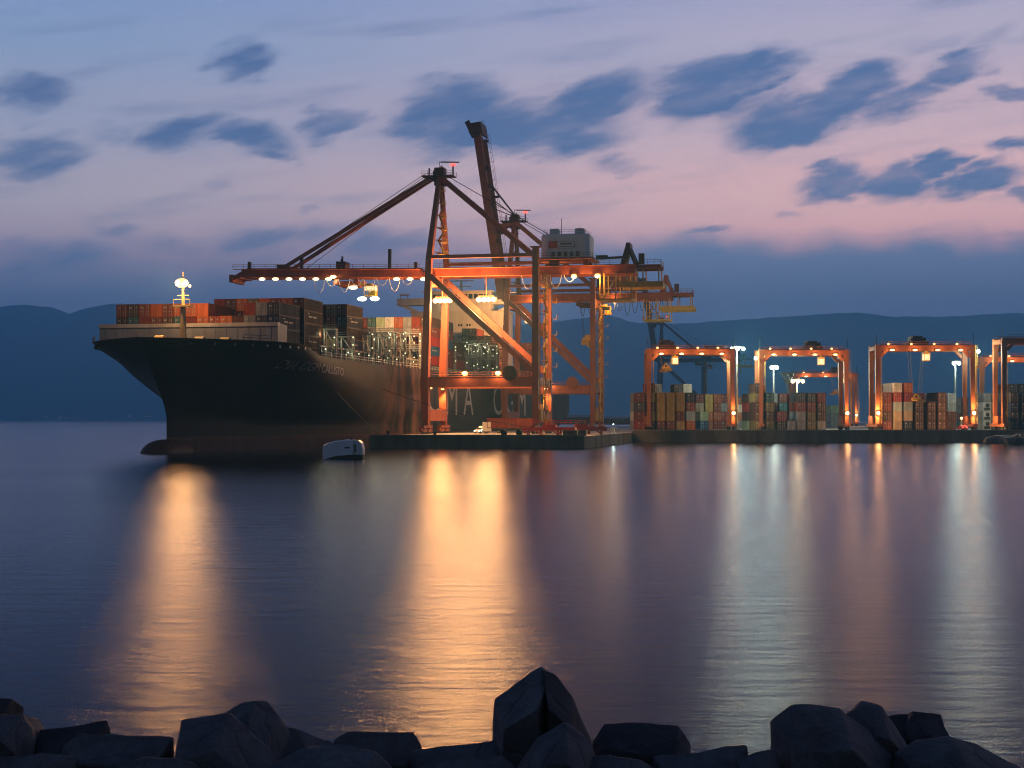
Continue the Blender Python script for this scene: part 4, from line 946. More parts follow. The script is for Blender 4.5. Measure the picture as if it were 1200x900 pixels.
# ------------------------------------------------------------------ yard gantries (rubber tyred), spanning left to right
GR = 'yard gantry cranes over the container blocks'
def rtg(label, xl, xr, Y, top, lamps=4, power=900, base_lamps=(1, 1), trolley=.3, lit=True, wb=7.5, up_lamps=True):
    cx = (xl + xr) / 2; h = (xr - xl) / 2; H = top - ZY
    G = thing('yard_gantry', label, 'gantry crane', (cx, Y, ZY), 0, GR)
    for s in (-1, 1):
        for y in (0, wb):
            mb = MB(); mb.beam((s * h, y, 1.9), (s * (h - .15), y, H - 1.6), .95, 1.0, 1.45, 1.1, up=(0, 1, 0)); mb.beam((s * (h - .15), y, H - 1.6), (s * (h - .15), y, H), 1.45, 1.1, up=(0, 1, 0))
            mb.beam((s * (h - .9), y, H - 3.4), (s * (h - 2.6), y, H - 1.6), .9, .8, up=(0, 1, 0)); mb.build('leg', 'gantry_orange', G)
        mb = MB(); mb.box(s * h - .7, s * h + .7, -2.6, wb + 2.6, 1.1, 1.9); mb.build('sill_beam', 'gantry_orange', G); mb = MB(); mb.box(s * h - .6, s * h + .6, .7, wb - .7, H - 1.6, H - .4); mb.build('end_tie', 'gantry_orange', G)
        mb = MB(); mb.box(s * h - 1.1, s * h + 1.1, 1.5, wb - 1.5, 1.91, 4.2); mb.build('engine_box', 'gantry_orange', G)
        for y in (-2.0, .4, wb - .4, wb + 2.0):
            mb = MB(); mb.disc((s * h, y, .75), (1, 0, 0), .75, .6, 14); mb.build('wheel', 'tyre_black', G)
        mb = MB(); q = s * (h + .9) if s > 0 else -h + .9
        for z in [3 + i * 3.2 for i in range(int((H - 4) / 3.2))]: mb.box(q - .5, q + .7, 1.2, 2.6, z, z + .08); rails(mb, [(q + .7, 1.2, z), (q + .7, 2.6, z)], step=1)
        for y in (1.2, 2.6): mb.beam((q + .7, y, 2), (q + .7, y, H), .1, .1)
        mb.build('ladder', 'crane_yellow', G)
        mb = MB(); mb.tube([(s * (h + .2), 0, H), (s * (h + .2), 0, H + 3.2)], .09, 5); mb.build('antenna', 'dark_steel', G); mb = MB(); mb.tube([(s * (h - .6), wb, H), (s * (h - .6), wb, H + 2.2)], .07, 5); mb.build('antenna', 'dark_steel', G)
    for y in (0, wb):
        mb = MB(); mb.box(-h + .81, h - .81, y - .55, y + .55, H - 1.75, H - .12); mb.box(-h + .8, h - .8, y - .15, y + .15, H - .115, H + .1)
        s = -1 if y == 0 else 1
        mb.box(-h + 1, h - 1, min(y + s * .56, y + s * 1.5), max(y + s * .56, y + s * 1.5), H - .3, H - .2); rails(mb, [(-h + 1, y + s * 1.45, H - .2), (h - 1, y + s * 1.45, H - .2)], step=2.4, r=.06)
        mb.build('top_girder', 'gantry_orange', G)
    tx_ = -h + 2 * h * trolley
    mb = MB(); mb.box(tx_ - 2.6, tx_ + 2.6, -.4, wb + .4, H + .15, H + .9); mb.box(tx_ - 1.6, tx_ + 1.2, 1.0, wb - 1.0, H + .9, H + 2.6); mb.box(tx_ - 2.4, tx_ - 1.8, 0, 2, H + .9, H + 2.0); mb.tube([(tx_ + 1.7, 1, H + 1.6), (tx_ + 1.7, wb - 1, H + 1.6)], .6, 10)
    T = mb.build('trolley', 'crane_dark', G)
    mb = MB(); mb.box(tx_ + 1.6, tx_ + 3.4, .9, 3.0, H - 4.6, H - 4.4); mb.box(tx_ + 1.6, tx_ + 3.4, .9, 3.0, H - 2.7, H - 2.2)
    for x in (1.65, 3.35):
        for y in (.95, 2.95): mb.beam((tx_ + x, y, H - 4.4), (tx_ + x, y, H - 2.7), .12, .12)
    mb.box(tx_ + 2.2, tx_ + 2.8, 1.4, 2.4, H - 2.2, H + .15); cb = mb.build('operator_cab', 'crane_yellow', G)
    mb = MB(); mb.box(tx_ + 1.7, tx_ + 3.3, 1.0, 2.9, H - 4.39, H - 2.71); mb.build('cab_window', 'lit_pane' if lit else 'glass_dark', cb)
    if lit:
        for i in range(lamps):
            x = -h + 2 * h * (i + .62) / (lamps + .2)
            lamp(G, (x, -1.05, H - 1.55), 'lamp_warm', (.75, .3, .3), power, SODIUM, (0, -1.0, -.35), .3, 'girder_lamp')
            if up_lamps and i % 1 == 0: lamp(G, (x - 1.2, -1.5, H + .15), 'lamp_warm', (.38, .2, .3), 0, name='walkway_lamp')
        for s, on in zip((-1, 1), base_lamps):
            if on: lamp(G, (s * h, -1.1, 5.0), 'lamp_warm', (.6, .3, .6), 4500 * on, SODIUM, (0, -.9, 0), .35, 'leg_lamp'); flood_beam(G, (s * h, -1.6, 5.0), (0, -1, -.12), 9000 * on, SODIUM, 130, .3)
    return G, tx_, H
def hung_spreader(G, tx_, H, drop, mat='crane_yellow', sway=0):
    mb = MB(); z = H - drop
    mb.box(tx_ - 1.2, tx_ + 1.2, 2.2, 5.2, z - .3, z + .3); mb.box(tx_ - 1.1, tx_ + 1.1, -2.2, 9.8, z - .6, z - .3)
    for y in (-2.1, 9.7): mb.box(tx_ - 1.2, tx_ + 1.2, y - .2, y + .2, z - 1.1, z - .35)
    mb.beam((tx_ - .8, 3, z + .3), (tx_, 3.7, z + 1.4), .3, .3); mb.beam((tx_ + .8, 3, z + .3), (tx_, 3.7, z + 1.4), .3, .3)
    o = mb.build('spreader', mat, G); mb = MB()
    for s in (-1, 1):
        for y in (2.4, 5.0): mb.tube([(tx_ + s * 1.0, y, z + .3), (tx_ + s * 2.2, y, H + .15)], .06, 4)
    mb.build('hoist_rope', 'steel_grey', o)
def xp(px, Y): return (px - 600) / F * Y
G1, t1, H1 = rtg('orange yard gantry nearest the pier, over the block of yellow containers', xp(760, 436), xp(859, 436), 436, hgt(408.5, 436), 4, 600, (0, .8), .22)
hung_spreader(G1, t1, H1, 5.5)
G2, t2, H2 = rtg('orange yard gantry right of the brightest white mast lamp, over the olive and teal block', xp(891.5, 441), xp(992, 441), 441, hgt(409.5, 441), 4, 600, (0, .4), .62)
G2b, t2b, H2b = rtg('small far orange gantry seen through the legs of the gantry over olive containers', xp(930, 660), xp(1003, 660), 660, hgt(437, 660), 3, 1100, (0, .8), .7)
hung_spreader(G2b, t2b, H2b, 8.5)
G3, t3, H3 = rtg('orange yard gantry with dark trolley on top, over red and pale blue containers', xp(1028, 430), xp(1140, 430), 430, hgt(404, 430), 4, 600, (1.4, 1.7), .44)
hung_spreader(G3, t3, H3, 15.5)
G4, t4, H4 = rtg('farther orange gantry whose lit girder shows behind the two rightmost gantries', xp(1150, 505), xp(1262, 505), 505, hgt(418, 505), 5, 700, (0, .8), .8)
G5, t5, H5 = rtg('unlit orange gantry at the right edge with only its near leg in view', xp(1176, 424), xp(1290, 424), 424, hgt(396, 424), 0, 0, (0, 0), .8, lit=False)

# ------------------------------------------------------------------ yard container stacks (ends face the water)
GY = 'containers stacked in the yard'
def ystack(px, Y, cols, where, H=2.75, reefer=False, word='first'):
    n = len(cols)
    for k, c in enumerate(cols):
        if c is None: continue
        X = xp(px, Y)
        container((X, Y, ZY + .02 + k * (H + .01)), PI / 2, c, H, f'{c} container, {tier_word(k, n)} in {word} stack from left, {where}', GY, door=True, reefer=reefer and k < n - 1)
def block(where, Y, stacks, reefer=False):
    for i, (px, cols) in enumerate(stacks): ystack(px, Y, cols, where, reefer=reefer, word=ORD[i])
def behind(where, Y, pxs, seed, palette, lo=3, hi=4, Yref=None):
    r = random.Random(seed)
    for i, px in enumerate(pxs):
        n = r.randint(lo, hi); X = xp(px, Yref or Y) if Yref else xp(px, Y)
        for k in range(n):
            c = r.choice(palette)
            container((X, Y, ZY + .02 + k * 2.76), PI / 2, c, 2.75, f'{c} container, {tier_word(k, n)} in {ORD[i]} stack from left, {where}', GY)
YA = 437.5
block('under pier side gantry', YA, [(751.3, ['red', 'brown red', 'dark grey', 'brown red']), (762.8, ['dark brown', 'yellow', 'brown red', 'yellow']), (774.7, ['brown red', 'yellow', 'yellow', 'yellow']),
      (786.2, ['brown red', 'yellow', 'yellow', 'yellow']), (797.8, ['yellow', 'brown red', 'yellow', 'yellow']), (809.6, ['rust orange', 'pale blue', 'brown red', 'dark blue'])])
warm = ['brown red', 'rust orange', 'red', 'grey', 'beige', 'dark brown', 'white', 'yellow']
behind('behind the yellow containers', YA + 13.2, [751.3, 762.8, 774.7, 786.2, 797.8, 809.6], 5, ['rust orange', 'red', 'white', 'pale blue', 'brown red', 'grey'], 4, 4, YA)
block('left of gantry leg', YA + 14.5, [(822.5 + 3, ['blue', 'pale green']), ])
block('behind blue and green pair', YA + 27.5, [(820, ['rust orange', 'yellow', 'beige', 'brown red']), (831, ['rust orange', 'rust orange', 'yellow', 'yellow']), (841, ['red', 'rust orange', 'brown red', 'rust orange']), (849.5, ['brown red', 'red', 'grey', 'brown red'])])
container((xp(762.8, YA), YA + .3, ZY + .03 + 4 * 2.76), PI / 2, 'brown red', 2.75, 'lone brown container as fifth tier above the yellow stack beside gantry leg', GY)
container((xp(774.9, YA) + .2, YA + 13.0, ZY + .03 + 4 * 2.76), PI / 2, 'white', 2.75, 'lone white container as fifth tier behind brown topmost box', GY)
for i, px in enumerate((801, 812)): container((xp(px, YA), YA + 13.2, ZY + .03 + 4 * 2.76), PI / 2, ('dark grey', 'white')[i], 2.75, ('dark grey container as fifth tier left of white one, near gantry lamps', 'white container as fifth tier right of dark grey one, near gantry lamps')[i], GY)
behind('far between first two gantries', 520, [857 + 0, 869, 878.5, 886, 836], 9, ['grey', 'pale blue', 'rust orange', 'brown red', 'white'], 4, 4)
block('front row under second gantry', YA + 3, [(890, ['olive', 'dark brown', 'dark brown', 'olive', 'dark brown']), (902.5, ['olive', 'dark brown', 'olive', 'teal']), (916, ['dark brown', 'red']), (927.5, ['grey']), (939.3, ['grey', 'grey', 'brown red', 'dark grey']),
      (951.1, ['olive', 'olive', 'brown red', 'dark grey']), (963, ['grey', 'dark brown', 'dark brown', 'brown red'])])
behind('second row under second gantry', YA + 16.2, [890, 902.5, 916, 927.5, 939.3, 951.1, 963], 14, ['teal', 'beige', 'brown red', 'grey', 'pale green', 'dark brown', 'red'], 4, 4, YA + 3)
behind('third row under second gantry', YA + 29.4, [914, 925.5, 937.3, 949, 961], 21, ['rust orange', 'white', 'teal', 'red', 'beige', 'yellow'], 4, 4, YA + 3)
behind('far right of second gantry', 545, [978, 985.5], 2, ['grey', 'pale green', 'brown red'], 3, 3)
container((xp(904, 450), 453.9 + 13, ZY + .03 + 4 * 2.76), PI / 2, 'rust orange', 2.75, 'rust orange container lying highest above teal box by second gantry', GY)
block('front row under third gantry', YA - 3, [(1040, ['brown red', 'dark brown', 'brown red', 'brown red']), (1052, ['beige', 'beige', 'pale blue', 'red', 'white']), (1064.4, ['dark blue', 'beige', 'pale blue', 'red', 'rust orange']), (1077.5, ['dark brown', 'dark brown', 'dark brown']),
      (1092, ['dark brown', 'dark brown', 'dark brown']), (1104, ['dark brown', 'dark brown', 'dark brown', 'dark brown'])])
block('second row under third gantry', YA + 11, [(1046, ['brown red', 'dark brown', 'brown red', 'dark brown', 'dark brown']), (1079, ['red', 'grey', 'dark brown', 'red']), (1097.5, ['brown red', 'grey', 'dark brown', 'white']), (1115.5, ['rust orange', 'rust orange', 'white', 'white'])])
behind('far row right of third gantry', 540, [1098, 1106, 1114, 1122.5, 1131], 31, ['grey', 'brown red', 'dark brown', 'teal'], 4, 4)
block('reefers behind right gantry leg', YA + 9, [(1157, ['white', 'white', 'white', 'grey']), (1169, ['white', 'white', 'white', 'pale green'])], reefer=True)
block('dark block at right edge', YA - 8, [(1189.5, ['dark grey', 'dark blue', 'dark blue', 'dark grey']), (1202, ['dark blue', 'dark grey', 'dark blue', 'dark blue'])])
block('tall block at edge', YA + 8, [(1188, ['beige', 'dark brown', 'beige', 'brown red', 'dark brown']), (1200, ['dark brown', 'beige', 'brown red', 'dark brown', 'dark brown'])])
print('containers', NCONT)

# ------------------------------------------------------------------ light masts
GM = 'floodlight masts in the yard'
def mast(label, px, Y, ytop, power, kind='lamp_cool', n=3, col=COOL, sz=.8, ringed=False):
    top = hgt(ytop, Y); H = top - ZY
    t = thing('light_mast', label, 'floodlight mast', (xp(px, Y), Y, ZY), 0, GM)
    mb = MB(); mb.tube([(0, 0, 0), (0, 0, H)], .42, 10, .22); mb.box(-.7, .7, -.7, .7, 0, .35); mb.build('pole', 'steel_grey', t)
    mb = MB(); mb.tube([(-1.6, 0, H), (1.6, 0, H)], .12, 6); mb.tube([(0, -1.2, H), (0, 1.2, H)], .12, 6)
    for i in range(16):
        a = i * PI / 8; b = a + PI / 8; mb.beam((1.6 * math.cos(a), 1.6 * math.sin(a), H + .3), (1.6 * math.cos(b), 1.6 * math.sin(b), H + .3), .12, .5)
    if ringed:
        for i in range(6): a = i * PI / 3; mb.beam((.3 * math.cos(a), .3 * math.sin(a), H - 3), (2.4 * math.cos(a), 2.4 * math.sin(a), H + .8), .25, .25)
        mb.tube([(-2.4, 0, H + .8), (2.4, 0, H + .8)], .3, 6)
    mb.build('head_frame', 'steel_grey', t)
    for i in range(n):
        x = (i - (n - 1) / 2) * 1.7; lamp(t, (x, -1.3, H - .25), kind, (sz, .5, sz))
    if power:
        l = bpy.data.lights.new('lamp_light', 'POINT'); l.energy = power; l.color = col; l.shadow_soft_size = .6
        link('lamp_light', l, t).location = (0, -2.4, H - 1.3)
        flood_beam(t, (0, -1.9, H - .3), (0, -1, -.3), power * 2.0, col, 110)
    return t
mast('tallest light mast with bright white lamps beside the first gantry right leg', 863.5, 441.5, 408, 16000, n=3, sz=.6)
mast('slim lit mast with white lamp between the olive stacks and second gantry', 906.5, 500, 430, 9000, n=2, sz=.7)
mast('light mast rising behind second gantry containers with cream lamps in a row', 934, 500, 446, 6000, 'lamp_cream', 3, CREAM, .7)
mast('pale mast with flared unlit crown left of the cream lamps', 923, 490, 440, 0, n=0, ringed=True)
mast('slim lit mast with one white lamp inside the trolley topped gantry', 1119.5, 500, 425, 7000, n=2, sz=.7)
for G, px, Y, py, pw in ((G2, 885, 441, 420, 7000), (G3, 1145, 430, 412, 8000)):
    o = G.location; lamp(G, (xp(px, Y) - o.x, -1.2, hgt(py, Y) - o.z), 'lamp_cool', (.6, .4, .6), pw, COOL, ((1.2 if xp(px, Y) > o.x else -1.2), 1.6, -.6), .3, 'side_lamp'); flood_beam(G, (xp(px, Y) - o.x, -1.8, hgt(py, Y) - o.z), (0, -1, -.3), pw * 1.0, COOL, 110)
    mb = MB(); x = xp(px, Y) - o.x; s = 1 if x < 0 else -1; mb.beam((x, -.8, hgt(py, Y) - o.z), (x + s * 1.4, -.4, hgt(py, Y) - o.z), .15, .15); mb.build('lamp_bracket', 'dark_steel', G)

# ------------------------------------------------------------------ vehicles and quay furniture
def wheels(t, xs, y, r, w=.3):
    for x in xs:
        for s in (-1, 1):
            mb = MB(); mb.disc((x, s * y, r), (0, 1, 0), r, w, 14); o = mb.build('wheel', 'tyre_black', t)
            mb = MB(); mb.disc((x, s * (y + w / 2 + .01), r), (0, 1, 0), r * .55, .03, 10); mb.build('rim', 'steel_grey', o)
def car(label, loc, rz, mat, beacon=False):
    t = thing('parked_car', label, 'car', loc, rz)
    prof = [(-2.2, .45), (-2.2, .95), (-1.9, 1.05), (-1.5, 1.5), (-.3, 1.58), (.5, 1.5), (1.15, 1.05), (2.0, .9), (2.2, .7), (2.2, .4)]
    mb = MB(); n = len(prof); ws = [.85, .88, .88, .7, .68, .7, .85, .86, .84, .84]
    mb.add([(x, -w, z) for (x, z), w in zip(prof, ws)] + [(x, w, z) for (x, z), w in zip(prof, ws)], [[i, (i + 1) % n, n + (i + 1) % n, n + i] for i in range(n)] + [list(range(n))[::-1], list(range(n, 2 * n))])
    mb.build('body', mat, t); wheels(t, (-1.35, 1.35), .78, .33, .22)
    mb = MB(); mb.add([(.58, -.66, 1.47), (1.12, -.78, 1.09), (1.12, .78, 1.09), (.58, .66, 1.47)], [(0, 1, 2, 3)])
    for v in range(4): x, y, z = mb.v[v]; mb.v[v] = (x + .02, y, z + .02)
    mb.build('windscreen', 'glass_dark', t)
    for s in (-1, 1): lamp(t, (2.2, s * .62, .72), 'lamp_cool', (.12, .22, .16), name='headlight')
    for s in (-1, 1): lamp(t, (-2.2, s * .62, .85), 'lamp_red', (.1, .2, .14), name='tail_light')
    if beacon: lamp(t, (-.3, 0, 1.75), 'lamp_warm', (.25, .6, .2), name='beacon')
    return t
def truck(label, loc, rz, boxcol=None):
    t = thing('terminal_truck', label, 'truck', loc, rz)
    mb = MB(); mb.box(4.6, 6.8, -1.2, 1.2, .9, 3.0); mb.box(4.5, 7.0, -1.25, 1.25, .6, 1.0); mb.beam((6.75, 0, 1.7), (6.4, 0, 3.02), 2.3, .3); mb.build('cab', 'car_white', t)
    mb = MB(); mb.box(-6.6, 4.4, -.5, .5, .95, 1.25); mb.box(-6.6, 4.4, -1.15, 1.15, 1.25, 1.42); mb.build('chassis', 'dark_steel', t)
    mb = MB(); mb.box(6.81, 6.83, -1.0, 1.0, 1.9, 2.8); mb.build('windscreen', 'glass_dark', t)
    wheels(t, (5.8, 2.6, -4.2, -5.6), 1.0, .5, .4)
    for s in (-1, 1): lamp(t, (7.0, s * .9, .85), 'lamp_cool', (.25, .35, .3), 250 if s < 0 else 0, (1, 1, .9), (.7, 0, .2), .2, 'headlight')
    mb = MB()
    for x in range(-6, 5): mb.box(x, x + .5, -1.17, -1.15, 1.1, 1.25)
    mb.build('marker_light', 'lamp_cream', t)
    return t
YT = 445
car('white patrol car with lit headlights and orange roof beacon under the crane', berth(111.5, 37, ZP), TH + PI * .93, 'car_white', True)
truck('yard truck with white headlights and bright side markers between crane legs', berth(112, 44.5, ZP), TH + PI / 2 + .15)
tl = container(berth(112, 44.5, ZP + 1.45) + Matrix.Rotation(TH + PI / 2 + .15, 3, 'Z') @ Vector((-6.5, 0, 0)), TH + PI / 2 + .15, 'brown red', 2.6, 'brown red container riding on the yard truck between the crane legs', 'containers in transit')
car('red car parked at the foot of the right gantry leg', (xp(1128, 428), 428, ZY), PI / 2, 'car_red')
lampm = thing('work_light', 'short orange work lamp standing behind the red car', 'lamp', (xp(1126.5, 433), 433, ZY))
mb = MB(); mb.tube([(0, 0, 0), (0, 0, 3.4)], .08, 6); mb.box(-.5, .5, -.5, .5, 0, .15); mb.build('post', 'steel_grey', lampm); lamp(lampm, (0, -.2, 3.5), 'lamp_warm', (.4, .25, .4), 300, SODIUM, (0, -.6, 0), .2)
# bollards on the pier edge
GB = 'mooring bollards on the quay edge'
def bollard(pos, label):
    mb = MB(); x, y, z = 0, 0, 0
    mb.tube([(0, 0, 0), (0, 0, .15)], .6, 12); mb.tube([(0, 0, .15), (0, 0, .75)], .34, 12); mb.tube([(0, 0, .75), (0, 0, 1.05)], .55, 12, .5)
    o = mb.build('bollard', 'dark_steel'); o.location = pos; return tag(o, label, 'bollard', GB)
bollard(berth(59.6, 27, ZP), 'black bollard on the pier corner nearest the ship hull')
bollard(berth(59.6, 38, ZP), 'black bollard on the pier edge left of the rubber fender blocks')
bollard(Vector((xp(776, 421), 421, ZY)), 'black bollard on the yard quay edge before the yellow containers')
for px, nm in ((590, 'left'), (608, 'right')):
    p = berth(60.2, 23 + (px - 432) / (685 - 432) * 49.4, ZP)
    mb = MB(); mb.disc((0, 0, .7), (0, 1, 0), .65, 1.2, 16); mb.disc((0, 0, .7), (0, 1, 0), .3, 1.26, 12); mb.box(-.9, .9, -.6, .6, 0, .2)
    o = mb.build('spare_fender', 'rubber'); o.location = p; o.rotation_euler.z = TH - PI / 2; tag(o, f'black round rubber fender, {nm} of two standing on the pier edge', 'fender', 'spare fenders on the pier edge')
# parked spreaders and stacked gear at the landside of the pier
def spreader_gear(pos, rz, label, mat):
    t = thing('parked_spreader', label, 'spreader', pos, rz, 'spare spreaders parked on the pier')
    mb = MB()
    for s in (-1, 1): mb.beam((-6, s * .8, 1.5), (6, s * .8, 1.5), .5, .7)
    mb.box(-6.2, -5.7, -1.25, 1.25, .9, 1.8); mb.box(5.7, 6.2, -1.25, 1.25, .9, 1.8); mb.box(-1.6, 1.6, -1.2, 1.2, 1.86, 2.5)
    mb.build('beam_frame', mat, t)
    mb = MB()
    for x in (-5, -2, 2, 5):
        for s in (-1, 1): mb.beam((x, s * 1.1, 0), (x, s * .8, 1.2), .25, .25); mb.beam((x, s * 1.1, .1), (x + 1.4, s * .9, 1.2), .16, .16)
    rails(mb, [(-5, -1.2, 2.4), (5, -1.2, 2.4)], step=1.2); mb.build('stand', mat, t)
    mb = MB(); mb.tube([(-.8, 0, 2.5), (-.8, 0, 3.4)], .1, 6); mb.tube([(.8, 0, 2.5), (.8, 0, 3.4)], .1, 6); mb.tube([(-.8, 0, 3.4), (.8, 0, 3.4)], .1, 6); mb.build('lifting_frame', 'crane_yellow', t)
spreader_gear(berth(76, 61.5, ZP), TH + PI / 2, 'red spreader frame on a stand near the landside crane leg', 'car_red')
spreader_gear(berth(92, 66.5, ZP), TH + PI / 2 + .3, 'red and yellow spreader frame farther back near the pier side', 'sign_red')
def concrete_block(pos, label, s=1.0):
    mb = MB(); mb.box(-1.6 * s, 1.6 * s, -.8, .8, 0, 1.1); mb.box(-1.5 * s, 1.5 * s, -.7, .7, 1.1, 1.25); o = mb.build('ballast_block', 'dark_steel'); o.location = pos; o.rotation_euler.z = TH + PI / 2; return tag(o, label, 'ballast block', 'blocks on the pier corner')
concrete_block(berth(62.5, 68.6, ZP), 'dark ballast block on the pier corner facing the yard')
concrete_block(berth(68, 69.5, ZP), 'dark ballast block just behind the pier corner block', 1.2)
def barrier(i, pos, rz, label):
    mb = MB(); mb.mat(0).box(-1.4, 1.4, -.25, .25, 0, .25); mb.box(-1.4, 1.4, -.12, .12, .25, 1.5)
    mb.mat(1)
    for x in (-.9, 0, .9): mb.box(x - .18, x + .18, -.15, .15, .3, 1.45)
    o = mb.build('barrier', ['white_paint', 'dark_steel']); o.location = pos; o.rotation_euler.z = rz; tag(o, label, 'barrier', 'striped barriers on the pier')
for i, w in enumerate(('nearest the camera', 'middle one', 'nearest the yard')): barrier(i, berth(112 + i * 4.0, 71.2, ZP), TH, f'white and black striped barrier on the pier side, {w}')
# lamp that whitens the end of the pier side wall
wl = thing('wall_light', 'small white lamp on the pier side just before the yard quay', 'lamp', berth(121.5, 70.4, ZP))
mb = MB(); mb.tube([(0, 0, 0), (0, 0, 2.6)], .07, 6); mb.beam((0, 0, 2.6), (0, -2.6, 2.6), .1, .1); mb.build('post', 'steel_grey', wl); lamp(wl, (0, -2.7, 2.45), 'lamp_cool', (.22, .22, .12), 180, COOL, (0, 0, -.3), .15)
# fenders on the pier end and hull side
mb = MB()
# mooring lines
for nm, a_, b_, sag in (('taut black mooring line from the bow shoulder down to the pier corner', berth(30, 17.5, 20.4), berth(60, 24.4, ZP + .7), 1.0), ('long black mooring line crossing the crane legs to the pier', berth(74, 20.4, 14.0), berth(98, 58, ZP + 1), 1.5)):
    mb = MB(); mb.tube([a_.lerp(b_, k / 14) - Vector((0, 0, sag * math.sin(PI * k / 14))) for k in range(15)], .07, 5); tag(mb.build('mooring_line', 'cable_black'), nm, 'rope', 'mooring lines')
# floating white mooring pontoon: tilted drum with a hinged end
B_ = bear(403, 243, 0)
t = thing('mooring_buoy', 'white rounded mooring buoy with dark waterline floating beside the ship', 'buoy', B_, 0)
mb = MB(); prof = [(-3.15, .0), (-3.25, 1.0), (-3.15, 2.25), (-2.6, 2.6), (-1.2, 2.95), (.4, 3.15), (1.75, 3.1)]
ws = 2.0; n = len(prof); bot = [(1.75, .75), (-1.0, .55)]
ring = prof + bot; n = len(ring)
vs = []; 
for yy, k in ((-ws, .94), (-ws + .35, 1.0), (ws - .35, 1.0), (ws, .94)):
    for x, z in ring: vs.append((x * k - .05 * (1 - k), yy, .6 + (z - .6) * k if z > .9 else z))
mb.add(vs, [[a * n + i, a * n + (i + 1) % n, (a + 1) * n + (i + 1) % n, (a + 1) * n + i] for a in range(3) for i in range(n)] + [list(range(n))[::-1], [3 * n + i for i in range(n)]])
mb.build('float_body', 'buoy_white', t)
mb = MB(); ring = [(1.78, .78), (1.78, 3.08), (2.5, 3.05), (3.0, 2.6), (3.25, 1.6), (3.25, .7)]; n = len(ring)
mb.add([(x, -ws + .1, z) for x, z in ring] + [(x, ws - .1, z) for x, z in ring], [[i, (i + 1) % n, n + (i + 1) % n, n + i] for i in range(n)] + [list(range(n))[::-1], list(range(n, 2 * n))])
e = mb.build('end_cap', 'buoy_white', t)
mb = MB(); mb.box(1.9, 2.2, -ws + .06, -ws + .1, 1.1, 2.4); mb.build('hatch', 'dark_steel', e)
mb = MB(); mb.box(.3, 1.2, -ws - .03, -ws + .0, 1.75, 2.0); mb.build('name_plate', 'dark_steel', t)
mb = MB(); mb.box(-2.9, 3.2, -ws + .25, ws - .25, -.6, .74); mb.build('rubber_skirt', 'rubber', t)
mb = MB(); mb.tube([(1.2, 0, 3.1), (1.2, 0, 3.5)], .15, 8); mb.build('mooring_eye', 'dark_steel', t)

# far sheds behind the pier
for lab, px0, px1, Y, z1, mat in (('long low dark shed far behind the second crane', 655, 706, 900, 9, 'dark_steel'), ('far rust red freight shed beside the yard', 707, 742, 860, 8, 'deck_red')):
    x0, x1 = xp(px0, Y), xp(px1, Y); t = thing('warehouse', lab, 'warehouse', ((x0 + x1) / 2, Y, ZY)); h = (x1 - x0) / 2
    mb = MB(); mb.box(-h, h, 0, 20, 0, z1 - ZY - 1.5); mb.build('wall', mat, t)
    mb = MB(); mb.add([(-h - .5, -.5, z1 - ZY - 1.5), (h + .5, -.5, z1 - ZY - 1.5), (h + .5, 20.5, z1 - ZY - 1.5), (-h - .5, 20.5, z1 - ZY - 1.5), (-h - .5, 10, z1 - ZY), (h + .5, 10, z1 - ZY)], [(0, 1, 5, 4), (2, 3, 4, 5), (0, 4, 3), (1, 2, 5), (3, 2, 1, 0)]); mb.build('roof', 'dark_steel', t)
    mb = MB()
    for i in range(8): x = -h + (i + .5) * 2 * h / 8; mb.box(x - .8, x + .8, -.06, -.02, 1.5, 2.8)
    mb.build('window_row', 'glass_dark', t)
